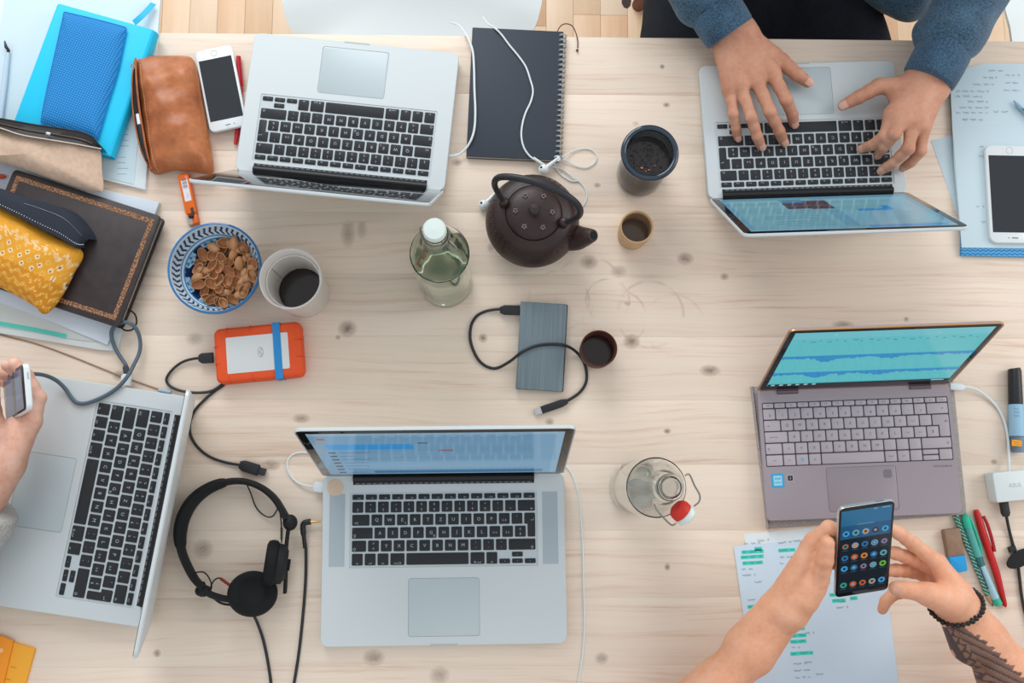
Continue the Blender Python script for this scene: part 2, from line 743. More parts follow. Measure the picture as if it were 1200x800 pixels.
def shell_chair(cx, cy, label, w=.43, mat=None):
    t = thing('shell_chair', label, 'chair', (cx, cy, FLOOR_Z))
    ROOTM[t.name] = Matrix.Translation((cx, cy, FLOOR_Z))
    mb = MB()
    n, rings = 40, 9
    v, f = [], []
    # seat pan: a rounded shell whose rear curls up into the backrest
    def edge(a, s):
        ca, sa = math.cos(a), math.sin(a)
        p = (abs(ca) ** 3 + abs(sa) ** 3) ** (-1 / 3)
        return ca * p * w / 2 * s, sa * p * .20 * s
    for side in (0, 1):
        for r_ in range(rings + 1):
            s = r_ / rings
            for k in range(n):
                a = 2 * PI * k / n
                x, y = edge(a, s)
                z = .44 + .03 * s ** 3 - (.007 if side else 0) - (.02 * s ** 4 if math.sin(a) < -.5 else 0)
                v.append((x, y, z))
    L = (rings + 1) * n
    for r_ in range(rings):
        for k in range(n):
            l = (k + 1) % n
            q = (r_ * n + k, r_ * n + l, (r_ + 1) * n + l, (r_ + 1) * n + k)
            f.append(tuple(reversed(q)))
            f.append(tuple(i + L for i in q))
    for k in range(n):
        l = (k + 1) % n
        f.append((rings * n + k, rings * n + l, L + rings * n + l, L + rings * n + k))
    mb.add(v, f)
    mb.build('seat', mat or WHITE_SHELL, t, world=False)
    b = MB()
    pts = []
    for i in range(9):
        u = i / 8
        pts.append([((j / 10 - .5) * w * (1 - .22 * u * u), .17 + .07 * u + .05 * (1 - (j / 5 - 1) ** 2) * (1 - u * .4), .46 + .34 * u) for j in range(11)])
    vv, ff = [], []
    for o_ in (0, .007):
        for row in pts:
            vv += [(p[0], p[1] + o_, p[2]) for p in row]
    for o_ in (0, 99):
        for i in range(8):
            for j in range(10):
                q = (o_ + i * 11 + j, o_ + i * 11 + j + 1, o_ + (i + 1) * 11 + j + 1, o_ + (i + 1) * 11 + j)
                ff.append(q if not o_ else tuple(reversed(q)))
    rim = [j for j in range(11)] + [i * 11 + 10 for i in range(1, 9)] + [88 + j for j in range(9, -1, -1)] + [i * 11 for i in range(7, 0, -1)]
    for i in range(len(rim)):
        a_, b_ = rim[i], rim[(i + 1) % len(rim)]
        ff.append((b_, a_, a_ + 99, b_ + 99))
    b.add(vv, ff)
    b.build('backrest', mat or WHITE_SHELL, t, world=False)
    for sx in (-1, 1):
        for sy in (-1, 1):
            c = MB()
            c.tube([(sx * .12, sy * .1, .435), (sx * .2, sy * .2, 0)], [.015, .010], 10)
            c.build('leg', LEGWOOD, t, world=False)
    return t


cA = at(484, 0, -.29)
shell_chair(cA.x, cA.y + .05, 'white moulded shell chair tucked under the far edge behind the silver laptop', .50)
cB = at(1200, 10, -.29)
shell_chair(cB.x + .17, cB.y + .05, 'white moulded shell chair at the right end of the far edge', .44)

# ---------------------------------------------------------------- blended bodies (hands, sleeves, trousers)
import openvdb


def _cone(P, a, b, r0, r1):
    ab = b - a
    L2 = max(1e-12, float(ab @ ab))
    t = np.clip(((P - a) @ ab) / L2, 0, 1)
    d = np.linalg.norm(P - a - t[..., None] * ab, axis=-1)
    return d - (r0 + (r1 - r0) * t)


def _ell(P, c, ax, rad):
    q = (P - c) @ ax          # columns of ax: axes
    k0 = np.linalg.norm(q / rad, axis=-1)
    k1 = np.linalg.norm(q / (rad * rad), axis=-1)
    return np.where(k1 > 1e-9, k0 * (k0 - 1) / np.maximum(k1, 1e-9), -rad.min())


def _smin(a, b, k):
    h = np.maximum(k - np.abs(a - b), 0) / k
    return np.minimum(a, b) - h * h * k * .25


def blend_mesh(name, base, fingers, vox, mat, parent, k=.012, kf=.008, kin=.004, warp=None):
    """base: round cones ('c', p0, p1, r0, r1) / ellipsoids ('e', centre, axes, radii) blended softly; fingers: lists of cones,
    each finger blended in itself and with the base but never with its neighbour"""
    def box(p):
        if p[0] == 'c':
            r = max(p[3], p[4])
            return np.minimum(p[1], p[2]) - r, np.maximum(p[1], p[2]) + r
        r = p[3].max()
        return p[1] - r, p[1] + r
    def dist(P, p):
        return _cone(P, *p[1:]) if p[0] == 'c' else _ell(P, *p[1:])
    conv = lambda L: [(q[0],) + tuple(np.array(w, float) if not isinstance(w, (int, float)) else float(w) for w in q[1:]) for q in L]
    base = conv(base)
    fingers = [conv(F) for F in fingers]
    allp = base + [p for F in fingers for p in F]
    bx = [box(p) for p in allp]
    lo = np.min([b[0] for b in bx], 0) - .02
    hi = np.max([b[1] for b in bx], 0) + .02
    B = 40
    pad = k + 3 * vox + (.006 if warp else 0)
    grid = openvdb.FloatGrid(3 * vox)
    nblk = np.ceil((hi - lo) / (vox * B)).astype(int)
    gi = np.arange(B) * vox
    lay = np.stack(np.meshgrid(gi, gi, gi, indexing='ij'), -1)
    for ix in range(nblk[0]):
        for iy in range(nblk[1]):
            for iz in range(nblk[2]):
                o = lo + np.array((ix, iy, iz)) * (B * vox)
                e = o + B * vox
                near = lambda p: (lambda b: np.all(b[0] - pad < e) and np.all(b[1] + pad > o))(box(p))
                bs = [p for p in base if near(p)]
                fs = [[p for p in F if near(p)] for F in fingers]
                fs = [F for F in fs if F]
                if not bs and not fs:
                    continue
                P = lay + o
                D = np.full((B, B, B), 1.0)
                for p in bs:
                    D = _smin(D, dist(P, p), k)
                out = D
                for F in fs:
                    d = np.full((B, B, B), 1.0)
                    for p in F:
                        d = _smin(d, dist(P, p), kin)
                    out = np.minimum(out, _smin(D, d, kf))
                if warp is not None:
                    out = out + warp(P)
                grid.copyFromArray(np.clip(out, -3 * vox, 3 * vox).astype(np.float32), ijk=(ix * B, iy * B, iz * B))
    pts, tris, quads = grid.convertToPolygons(isovalue=0.0, adaptivity=0.0)
    pts = np.asarray(pts) * vox + lo
    inv = np.array(ROOTM[parent.name].inverted())
    pts = pts @ inv[:3, :3].T + inv[:3, 3]
    me = bpy.data.meshes.new(name)
    faces = [tuple(int(i) for i in q[::-1]) for q in quads] + [tuple(int(i) for i in t[::-1]) for t in tris]
    me.from_pydata([tuple(p) for p in pts], [], faces)
    me.materials.append(mat)
    me.update()
    me.shade_smooth()
    # outward normals
    import bmesh
    bm = bmesh.new()
    bm.from_mesh(me)
    bmesh.ops.recalc_face_normals(bm, faces=bm.faces)
    bmesh.ops.smooth_vert(bm, verts=bm.verts, factor=.5, use_axis_x=True, use_axis_y=True, use_axis_z=True)
    bm.to_mesh(me)
    bm.free()
    o = bpy.data.objects.new(name, me)
    COL.objects.link(o)
    o.parent = parent
    ROOTM[o.name] = ROOTM[parent.name]
    return o

# ---------------------------------------------------------------- laptops
ALU = M('bead blasted aluminium', (206, 213, 215), .42, metal=.12)
ALU_TRAY = M('aluminium key tray', (194, 204, 208), .5, metal=.1)
ALU_PAD = M('trackpad glass', (190, 202, 206), .35)
GRILLE = M('perforated grille', (176, 188, 194), .6, bump=(1800, .5))
KEYBLK = M('black key plastic', (34, 36, 40), .55, noise=(200, .1))
PRINT = M('white key lettering', (178, 186, 192), .6)
BLKGLASS = M('black bezel glass', (18, 19, 21), .06)
HINGE = M('black hinge plastic', (24, 25, 28), .4)
RUBBER = M('black rubber', (28, 29, 32), .7)
MAUVE = M('rose grey anodised metal', (162, 150, 157), .38, metal=.15)
MAUVE_KEY = M('rose grey key', (180, 168, 175), .5)
MAUVE_TRAY = M('dark key well', (72, 66, 74), .6)
MAUVE_PRINT = M('grey key lettering', (86, 77, 88), .6)
LOGO = M('pale logo inlay', (236, 241, 243), .3)
GOLD = M('gold chamfer', (206, 152, 92), .3, metal=.8)


def glow(name, rgb, k=.72):
    m = M('display ' + name, rgb, .12, emit=k)
    return m


def key_rows(u, v):
    """Swiss layout; (x, y, w, h, legend list) in key units from the top-left, y downward"""
    K = []
    fn = 14.5 / 14
    F = ['esc', '☼', '☀', '▭', '▦', '·', '·', '◂◂', '▸||', '▸▸', '◂', '◂)', '◂))', '⏏']
    for i in range(14):
        K.append((i * fn, 0, fn, .56, [(F[i] if F[i] == 'esc' else 'F%d' % i, .1, -.08, .16)]))
    y = .56
    top = list('+"*ç%&/()=?`')
    for i, c in enumerate('§1234567890\'^'):
        L = [(c, 0, -.2, .26)]
        if 0 < i < 12:
            L.append((top[i - 1] if i - 1 < len(top) else '?', 0, .2, .24))
        K.append((i, y, 1, 1, L))
    K.append((13, y, 1.5, 1, [('←', .42, -.25, .3)]))
    y += 1
    K.append((0, y, 1.5, 1, [('→|', -.38, -.25, .3)]))
    for i, c in enumerate('QWERTZUIOPè¨'):
        L = [(c, 0, 0, .36)] if c not in 'è¨' else [('ü è', 0, -.1, .26) if c == 'è' else ('!', 0, .2, .24)]
        if c == 'E':
            L.append(('€', .25, -.25, .2))
        K.append((1.5 + i, y, 1, 1, L))
    K.append(('enter', 13.5, y, 1, 2, .75))
    y += 1
    K.append((0, y, 1.75, 1, [('•', -.7, .28, .2), ('⇪', -.6, -.2, .3)]))
    for i, c in enumerate('ASDFGHJKLéà$'):
        L = [(c, 0, 0, .36)]
        if c in 'éà':
            L = [('ö é' if c == 'é' else 'ä à', 0, -.05, .26)]
        if c == 'G':
            L.append(('@', .25, -.25, .2))
        if c == '$':
            L = [('£', 0, .2, .26), ('$', 0, -.2, .26)]
        K.append((1.75 + i, y, 1, 1, L))
    y += 1
    K.append((0, y, 1.25, 1, [('⇧', -.35, -.22, .3)]))
    for i, c in enumerate('<YXCVBNM,.-'):
        L = [(c, 0, 0, .36)]
        if c in '<,.-':
            L = [(c, 0, -.2, .3), ({'<': '>', ',': ';', '.': ':', '-': '_'}[c], 0, .2, .3)]
        K.append((1.25 + i, y, 1, 1, L))
    K.append((12.25, y, 2.25, 1, [('⇧', .8, -.22, .3)]))
    y += 1
    for x, w, t in ((0, 1, 'fn'), (1, 1, 'ctrl'), (2, 1, 'alt'), (3, 1.25, 'cmd ⌘'), (4.25, 5, ''), (9.25, 1.25, '⌘ cmd'), (10.5, 1, 'alt')):
        K.append((x, y, w, 1.05, [(t, 0, -.3, .2)] if t else []))
    K.append((11.5, y + .52, 1, .52, [('◂', 0, 0, .2)]))
    K.append((12.5, y, 1, .52, [('▴', 0, 0, .2)]))
    K.append((12.5, y + .52, 1, .5, [('▾', 0, 0, .2)]))
    K.append((13.5, y + .52, 1, .52, [('▸', 0, 0, .2)]))
    return K


def asus_rows():
    K = []
    W = 14.75
    fn = W / 16
    for i in range(16):
        K.append((i * fn, 0, fn, .5, [(['esc', 'F1', 'F2', 'F3', 'F4', 'F5', 'F6', 'F7', 'F8', 'F9', 'F10', 'F11', 'F12', 'prt', 'del', '⏻'][i], 0, 0, .2)]))
    y = .5
    top = '°+"*ç%&/()=?`'
    for i, c in enumerate('§1234567890\'^'):
        K.append((i, y, 1, 1, [(c, .05, -.1, .34), (top[i], -.28, .26, .18)]))
    K.append((13, y, 1.75, 1, [('←', .4, 0, .3)]))
    y += 1
    K.append((0, y, 1.35, 1, [('tab', -.3, 0, .2)]))
    for i, c in enumerate('QWERTZUIOPè¨'):
        K.append((1.35 + i, y, 1, 1, [(c if c not in 'è¨' else {'è': 'è ü', '¨': '! ¨'}[c], 0, 0, .34 if c not in 'è¨' else .22)]))
    K.append(('enter', 13.35, y, 1.4, 2, .9))
    y += 1
    K.append((0, y, 1.85, 1, [('caps lock', -.2, 0, .18)]))
    for i, c in enumerate('ASDFGHJKLéà$'):
        K.append((1.85 + i, y, 1, 1, [(c if c not in 'éà' else {'é': 'é ö', 'à': 'à ä'}[c], 0, 0, .34 if c not in 'éà' else .22)]))
    y += 1
    K.append((0, y, 1.35, 1, [('⇧', -.4, 0, .3)]))
    for i, c in enumerate('<YXCVBNM,.-'):
        K.append((1.35 + i, y, 1, 1, [(c, 0, 0, .34)]))
    K.append((12.35, y, 2.4, 1, [('⇧', .9, 0, .3)]))
    y += 1
    for x, w, t in ((0, 1.35, 'ctrl'), (1.35, 1, 'fn'), (2.35, 1, 'WIN'), (3.35, 1, 'alt'), (4.35, 5, ''), (9.35, 1, 'alt gr'), (10.35, 1, 'ctrl'), (11.35, 1, '◂')):
        K.append((x, y, w, 1, [(t, 0, 0, .2)] if t and t != 'WIN' else []))
    K.append((12.35, y, 1.3, .5, [('▴', 0, 0, .2)]))
    K.append((12.35, y + .5, 1.3, .5, [('▾', 0, 0, .2)]))
    K.append((13.65, y, 1.1, 1, [('▸', 0, 0, .2)]))
    return K


KEYMESH = {}


def keyboard(root, rows, x0, ytop, zk, U, V, gap, mat, pmat, tray, tray_poly, pr=1.0):
    """keyboard part with one object per key; x0, ytop: top-left corner in the frame of the laptop"""
    b = MB()
    b.slab(tray_poly, zk - .0024, zk - .0011)
    kb = b.build('keyboard', tray, root, world=False)
    leg = MB()
    for k in rows:
        if k[0] == 'enter':
            _, kx, ky, w, hh, lw = k
            xr, yt = x0 + (kx + w) * U, ytop - ky * V
            key = ('enter', w, lw, U, V, mat.name)
            if key not in KEYMESH:
                W, H = w * U - gap, 2 * V - gap
                LW = lw * U - gap
                p = [(W / 2 - .0012, -H / 2), (W / 2, -H / 2 + .0012), (W / 2, H / 2 - .0012), (W / 2 - .0012, H / 2), (-W / 2 + .0012, H / 2), (-W / 2, H / 2 - .0012),
                     (-W / 2, gap / 2), (W / 2 - LW, gap / 2), (W / 2 - LW, -H / 2 + .0012), (W / 2 - LW + .0012, -H / 2)]
                m_ = MB()
                m_.slab(p, -.0016, 0, .0003)
                KEYMESH[key] = m_.mesh('key', mat)
            o = bpy.data.objects.new('key', KEYMESH[key])
            COL.objects.link(o)
            o.parent = kb
            o.location = (xr - w * U / 2, yt - V, zk)
            leg.text('↵', xr - .3 * U, yt - .6 * V, .3 * U, zk + .00008)
            continue
        kx, ky, w, hh, L = k
        cx, cy = x0 + (kx + w / 2) * U, ytop - (ky + hh / 2) * V
        key = (round(w, 3), round(hh, 3), U, V, mat.name)
        if key not in KEYMESH:
            m_ = MB()
            m_.slab(rrect(w * U - gap, hh * V - gap, .0013, 2), -.0016, 0, .0003)
            KEYMESH[key] = m_.mesh('key', mat)
        o = bpy.data.objects.new('key', KEYMESH[key])
        COL.objects.link(o)
        o.parent = kb
        o.location = (cx, cy, zk)
        for t, dx, dy, sz in L:
            leg.text(t, cx + dx * U, cy + dy * V, sz * V * pr, zk + .00008)
    o = leg.build('key_lettering', pmat, kb, world=False)
    o['kind'] = 'stuff'
    return kb


def apple_mark(mb, X, s=.03, mi=0):
    pts = [(0, .42), (.28, .5), (.62, .36), (.72, .22)] + [(.5 + .12 * math.cos(a), -.02 + .24 * math.sin(a)) for a in (1.9, 2.6, 3.3, 4.0)] + \
          [(.74, -.26), (.52, -.68), (.26, -.86), (0, -.78), (-.26, -.86), (-.52, -.68), (-.74, -.2), (-.74, .18), (-.58, .4), (-.28, .5)]
    mb.add([(p[0] * s, p[1] * s, 0) for p in pts], [tuple(range(len(pts)))], mi, X)
    lf = [(.02, .62), (.04, .82), (.24, 1.0), (.24, .78)]
    mb.add([(p[0] * s, p[1] * s, 0) for p in lf], [(0, 1, 2, 3)], mi, X)


def laptop(label, x, y, th, w, d, zt, ang, kb_top, tp, tpw, draw, rows, U=.01885, V=.01885, gap=.0029, asus=False, grilles=False,
           bezel=(.017, .017, .02, .017), corner=.011, powered=True, z_base=0, hinge_out=-.002, lid_low=0):
    root = thing('laptop', label, 'laptop', (x, y, z_base), th)
    mat = MAUVE if asus else ALU
    kw = (14.75 if asus else 14.5) * U
    kh = (5.5 if asus else 5.61) * V
    ytop = d / 2 - kb_top
    hole_k = rrect(kw + (.0008 if asus else .004), kh + (.001 if asus else .004), .002, 2, 0, ytop - kh / 2)
    ty0, ty1 = d / 2 - tp[0], d / 2 - tp[1]
    hole_t = rrect(tpw, ty0 - ty1, .004, 3, 0, (ty0 + ty1) / 2)
    b = MB()
    b.plate(rrect(w, d, corner, 5), .0018, zt, [hole_k, hole_t])
    b.build('body', mat, root, world=False)
    b = MB()
    b.slab(rrect(tpw - .001, ty0 - ty1 - .001, .0036, 3, 0, (ty0 + ty1) / 2), zt - .0011, zt - .0002, .0002)
    tpo = b.build('trackpad', M('rose grey trackpad', (156, 145, 152), .3) if asus else ALU_PAD, root, world=False)
    if asus:
        b = MB()
        q = rrect(.0125, .0125, .003, 3, tpw / 2 - .013, ty0 - .012)
        b.slab(q, zt - .0002, zt + .0001)
        b.build('fingerprint_sensor', M('fingerprint pad', (128, 118, 128), .5), tpo, world=False)
    keyboard(root, rows, -kw / 2, ytop, zt + (.0003 if asus else .0004), U, V, gap, MAUVE_KEY if asus else KEYBLK, MAUVE_PRINT if asus else PRINT,
             MAUVE_TRAY if asus else ALU_TRAY, inset(ccw(hole_k), .0002), 1.0)
    for sx in (-1, 1):
        for sy in (-1, 1):
            c = MB()
            c.lathe([(.006, 0), (.006, .002)], 12, X=Matrix.Translation((sx * (w / 2 - .025), sy * (d / 2 - .025), 0)))
            c.build('rubber_foot', RUBBER, root, world=False)
    if grilles:
        for sx in (-1, 1):
            c = MB()
            c.rect(sx * .1575 - .0115, ytop - kh, sx * .1575 + .0115, ytop, zt + .0001)
            c.build('speaker_grille', GRILLE, root, world=False)
    # thumb notch: not cut, its shade painted as a darker slab
    if not asus:
        c = MB()
        c.box((-.02, -d / 2 - .0003, zt - .004), (.02, -d / 2 + .0022, zt + .0001))
        c.build('thumb_notch', M('painted notch shade', (176, 186, 190), .5), root, world=False)
    # hinge
    c = MB()
    if asus:
        for sx in (-1, 1):
            c = MB()
            c.tube([(sx * .102 - .016, d / 2 - .004, zt - .001), (sx * .102 + .016, d / 2 - .004, zt - .001)], .0042, 12)
            c.build('hinge', M('dark rose hinge', (112, 96, 104), .4, metal=.4), root, world=False)
    else:
        hw = kw / 2 - .002
        c.tube([(-hw, d / 2 - .005, zt - .0005), (hw, d / 2 - .005, zt - .0005)], .0055, 14)
        c.box((-hw, d / 2 - .0145, zt - .002), (hw, d / 2 - .008, zt + .0002))
        hg = c.build('hinge', HINGE, root, world=False)
        c = MB()
        for i in range(int(2 * hw / .0085)):
            xx = -hw + .004 + i * .0085
            c.box((xx, d / 2 - .0135, zt), (xx + .0055, d / 2 - .0122, zt + .0005))
        c.build('vent_slots', M('vent metal', (120, 128, 134), .4), hg, world=False)
    # lid
    ca, sa = math.cos(ang), math.sin(ang)
    LX = Matrix(((1, 0, 0, 0), (0, -ca, -sa, d / 2 + hinge_out), (0, sa, -ca, zt - .001), (0, 0, 0, 1)))   # columns: u, s, n
    # local (u, s, n) -> frame of the laptop; n faces the user
    b = MB()
    tk = .0045 if not asus else .0042
    b.slab(rrect(w, d - .004 + lid_low, corner, 5, 0, d / 2 - lid_low / 2), -tk - .0008, 0, .0006, X=LX, bevel_low=.0018)
    lid = b.build('lid', mat, root, world=False)
    if asus:
        c = MB()
        ro = inset(ccw(rrect(w, d - .004, corner, 5, 0, d / 2)), -.0006)
        ri = inset(ccw(rrect(w, d - .004, corner, 5, 0, d / 2)), .0006)
        n_ = len(ro)
        vv = [(p[0], p[1], -.0016) for p in ro] + [(p[0], p[1], .0002) for p in ro] + [(p[0], p[1], .0002) for p in ri]
        ff = [(i, (i + 1) % n_, n_ + (i + 1) % n_, n_ + i) for i in range(n_)] + [(n_ + i, n_ + (i + 1) % n_, 2 * n_ + (i + 1) % n_, 2 * n_ + i) for i in range(n_)]
        c.add(vv, ff, X=LX)
        c.build('gold_edge', GOLD, lid, world=False)
    b = MB()
    b.slab(rrect(w - .004, d - .009, corner * .8, 4, 0, d / 2 + .001), .0001, .0006, .0002, X=LX)
    bz = b.build('bezel', BLKGLASS, lid, world=False)
    bl, br, bb, bt = bezel
    u0, u1, s0, s1 = -w / 2 + bl, w / 2 - br, .003 + bb, d - bt
    if powered:
        b = MB()
        mats = draw(b, u0, u1, s0, s1, LX)
        b.build('display', mats, bz, world=False, sharp=180)
    if not asus:
        c = MB()
        apple_mark(c, LX @ Matrix.Translation((0, d / 2, -tk - .00095)) @ Matrix.Rotation(PI, 4, 'Y') @ Matrix.Diagonal((1, 1, 1, 1)), .024)
        c.build('logo', LOGO, lid, world=False)
    return root


def ui(b, u0, u1, s0, s1, LX):
    """drawing helper on a display: unit coordinates, y downward from the top"""
    lay = [0]
    def rect(x0, y0, x1, y1, mi):
        lay[0] += 1
        b.rect(u0 + x0 * (u1 - u0), s1 - y1 * (s1 - s0), u0 + x1 * (u1 - u0), s1 - y0 * (s1 - s0), .0007 + lay[0] * .000004, mi, LX)
    def poly(pts, mi):
        lay[0] += 1
        b.add([(u0 + x * (u1 - u0), s1 - y * (s1 - s0), .0007 + lay[0] * .000004) for x, y in pts], [tuple(reversed(range(len(pts))))], mi, LX)
    return rect, poly


def draw_files(b, *a):
    r, p = ui(b, *a)
    r(0, 0, 1, 1, 0)
    r(0, 0, 1, .05, 1)
    r(.05, .24, .40, .36, 2)
    rr = random.Random(2)
    for i in range(7):
        y = .42 + i * .085
        r(.045, y, .075, y + .03, 3)
        r(.09, y + .005, .09 + rr.uniform(.05, .13), y + .02, 4)
        r(.30, y + .005, .30 + rr.uniform(.02, .2), y + .02, 5)
    r(.03, .10, .06, .14, 6)
    r(.42, .20, .46, .24, 4)
    r(.50, .38, .56, .41, 6)
    for i in range(10):
        r(.25 + i * .06, .05 + .01, .28 + i * .06, .08, 1)
    r(.20, .90, .94, .97, 7)
    r(.97, 0, 1, 1, 5)
    return [glow('files pale blue', (122, 168, 202), .62), glow('menu bar', (150, 186, 212), .62), glow('selected row', (48, 150, 220), .7), glow('dark row text', (60, 72, 88), .6),
            glow('row text', (92, 128, 160), .6), glow('row tint', (138, 180, 210), .62), glow('red tag', (166, 100, 100), .6), glow('dock', (84, 130, 172), .6)]


def draw_code(b, *a):
    r, p = ui(b, *a)
    r(0, 0, 1, 1, 0)
    r(0, .0, 1, .05, 1)
    r(.03, .08, .45, .92, 1)
    r(.52, .06, .97, .95, 2)
    r(.18, .50, .36, .64, 3)
    r(.22, .56, .50, .90, 2)
    r(.56, .62, .70, .86, 4)
    r(.46, .60, .58, .88, 4)
    r(.58, .80, .70, .92, 5)
    rr = random.Random(5)
    for i in range(9):
        r(.55, .12 + i * .055, .55 + rr.uniform(.1, .34), .13 + i * .055, 5)
        r(.06, .14 + i * .05, .06 + rr.uniform(.05, .1), .155 + i * .05, 6)
    r(.04, .02, .42, .06, 3)
    return [glow('desktop blue', (106, 166, 196), .6), glow('panel blue', (128, 184, 208), .6), glow('page', (122, 180, 196), .6), glow('accent blue', (46, 140, 210), .7),
            glow('dark picture', (84, 58, 72), .55), glow('text blue', (66, 128, 166), .6), glow('icon pale', (164, 202, 218), .6)]


def draw_wave(b, *a):
    r, p = ui(b, *a)
    r(0, 0, 1, 1, 0)
    r(0, 0, 1, .11, 1)
    rr = random.Random(8)
    for i in range(22):
        x = .06 + i * .042
        r(x, .14 + .02 * (i % 2), x + rr.uniform(.008, .03), .155 + .02 * (i % 2), 3)
    r(.20, .035, .22, .06, 5)
    r(.72, .05, .74, .07, 5)
    for y0 in (.42, .73):
        top = y0
        pts = [(0, top), (1, top)]
        low = []
        n = 90
        for i in range(n + 1):
            x = i / n
            amp = .045 + .075 * math.exp(-((x - .24) / .05) ** 2) + .04 * math.exp(-((x - .57) / .06) ** 2) + .03 * math.exp(-((x - .37) / .02) ** 2)
            low.append((x, top + amp + rr.uniform(-.012, .02)))
        for i in range(n):
            p([(low[i][0], top), (low[i + 1][0], top), (low[i + 1][0], low[i + 1][1]), (low[i][0], low[i][1])], 2)
    r(0, .955, 1, 1, 4)
    for i in range(6):
        r(.02 + .045 * i, .962, .04 + .045 * i, .99, 5)
    r(.9, .965, .97, .985, 5)
    return [glow('editor cyan', (98, 205, 214)), glow('toolbar cyan', (116, 208, 220)), glow('waveform blue', (40, 150, 214)), glow('small text', (80, 150, 165)),
            glow('task bar', (26, 40, 48)), glow('task icon', (150, 214, 220))]


def draw_none(b, *a):
    return []


MACROWS = key_rows(1, 1)
LP_BOTTOM = laptop('silver laptop with speaker grilles and lit blue file list, front centre beside the headphones', -.06727, -.10252, .01186, .359, .247, .018, 1.794,
                   .0275, (.151, .2345), .1045, draw_files, MACROWS, grilles=True, bezel=(.014, .014, .014, .014))
b = MB()
b.lathe([(.0125, 0), (.0125, .0004)], 24)
st = b.build('round_sticker', M('peach sticker', (222, 196, 172), .7), LP_BOTTOM, world=False)
st.location = (-.359 / 2 + .0185, .247 / 2 - .018, .0181)
LP_TL = laptop('silver laptop with dark screen, turned away, beside the black spiral notebook', -.22302, .58334, 3.04488, .325, .227, .024, 1.9447,
               .020, (.1385, .216), .105, draw_none, MACROWS, powered=False)
LP_TR = laptop('silver laptop being typed on by the person in the blue sweater', .49263, .56281, 3.1811, .314, .219, .018, 2.0882,
               .0165, (.1325, .211), .106, draw_code, MACROWS, bezel=(.013, .013, .016, .012))
LP_LEFT = laptop('silver laptop at the left edge with a white logo on its lid back', -.5940, -.0147, -1.7200, .325, .227, .024, 1.822,
                 .020, (.1385, .216), .105, draw_none, MACROWS, powered=False, hinge_out=.004, lid_low=.012)
LP_LEFT.scale = (1.04, 1.04, 1.0)
LP_LEFT.location.x += .002
LP_AS = laptop('thin rose grey laptop showing two blue waveforms, lying on a felt sleeve',   .55764, .0553, .03873, .296, .1965, .0125, 1.9088,
                 .0203, (.1210, .187), .1065, draw_wave, asus_rows(), U=.0193, V=.0174, gap=.0019, asus=True, bezel=(.010, .010, .016, .009), corner=.008, z_base=.005)
# windows mark, stickers and maker's name on the rose grey laptop
zt = .0125
b = MB()
ku, kv = .0193, .0174
wx, wy = -14.75 * ku / 2 + 2.85 * ku, .1965 / 2 - .0203 - 5.0 * kv
for i in (-1, 1):
    for j in (-1, 1):
        b.box((wx + i * .0013 - .0011, wy + j * .0013 - .0011, zt + .0003), (wx + i * .0013 + .0011, wy + j * .0013 + .0011, zt + .00045))
b.build('window_key_mark', M('pale blue key mark', (96, 178, 204), .5), LP_AS, world=False)
b = MB()
b.slab(rrect(.019, .021, .002, 2, -.127, -.039), zt, zt + .0003, mi=0)
b.slab(rrect(.013, .015, .001, 2, -.127, -.039), zt + .0003, zt + .00035, mi=1)
b.text('intel', -.127, -.0355, .0052, zt + .0004, mi=2)
b.text('CORE i7', -.127, -.042, .0033, zt + .0004, mi=2)
b.build('processor_sticker', [M('sticker blue', (50, 160, 215), .4), M('sticker pale blue', (150, 212, 232), .4), M('sticker text blue', (20, 96, 160), .4)], LP_AS, world=False)
b = MB()
b.slab(rrect(.010, .010, .001, 2, -.108, -.036), zt, zt + .0003, mi=0)
b.slab(rrect(.0075, .0075, .0005, 2, -.108, -.036), zt + .0003, zt + .00035, mi=1)
b.text('ıl', -.108, -.036, .006, zt + .0004, mi=0)
b.build('square_sticker', [M('sticker silver', (176, 176, 180), .4), M('sticker black', (30, 32, 38), .4)], LP_AS, world=False)
b = MB()
b.text('ASUS ZenBook', .125, -.0265, .0045, zt + .0001)
b.build('maker_lettering', MAUVE_PRINT, LP_AS, world=False)

# felt sleeve under it
cs = [at(p[0], p[1], .004) for p in ((880, 453), (1117, 444), (1133, 603), (899, 619.5))]
b = MB()
b.slab([(p.x, p.y) for p in cs], 0, .005, .0015)
FELT = M('grey felt', (168, 161, 158), .95, noise=(500, .1), bump=(900, .6))
sl = b.build('laptop_sleeve', FELT, loc=(cs[0] + cs[2]) / 2, sharp=60)
sl.location.z = 0
ROOTM[sl.name] = Matrix.Translation(sl.location)
for v in sl.data.vertices:
    v.co.z += .004
tag(sl, 'grey felt sleeve lying flat under the rose grey laptop', 'sleeve')
b = MB()
b.tube([cs[0] + Vector((.0018, 0, .001)), cs[3] + Vector((.0018, 0, .001))], .0022, 8)
b.build('folded_edge', FELT, sl)
b = MB()
for i in range(58):
    p = cs[0].lerp(cs[3], (i + .3) / 58)
    q = cs[0].lerp(cs[3], (i + .8) / 58)
    b.tube([p + Vector((.0022, 0, .0032)), q + Vector((.0022, 0, .0032))], .0006, 5)
o = b.build('edge_stitching', M('black thread', (42, 40, 42), .8), sl)
o['kind'] = 'stuff'

# ---------------------------------------------------------------- papers, books and pouches on the left
PAPER = M('white paper', (222, 232, 236), .85)
PAPER2 = M('cool white paper', (206, 226, 234), .85)
INK = M('blue black ink', (74, 92, 122), .8)
PRINTINK = M('grey print', (140, 152, 160), .8)


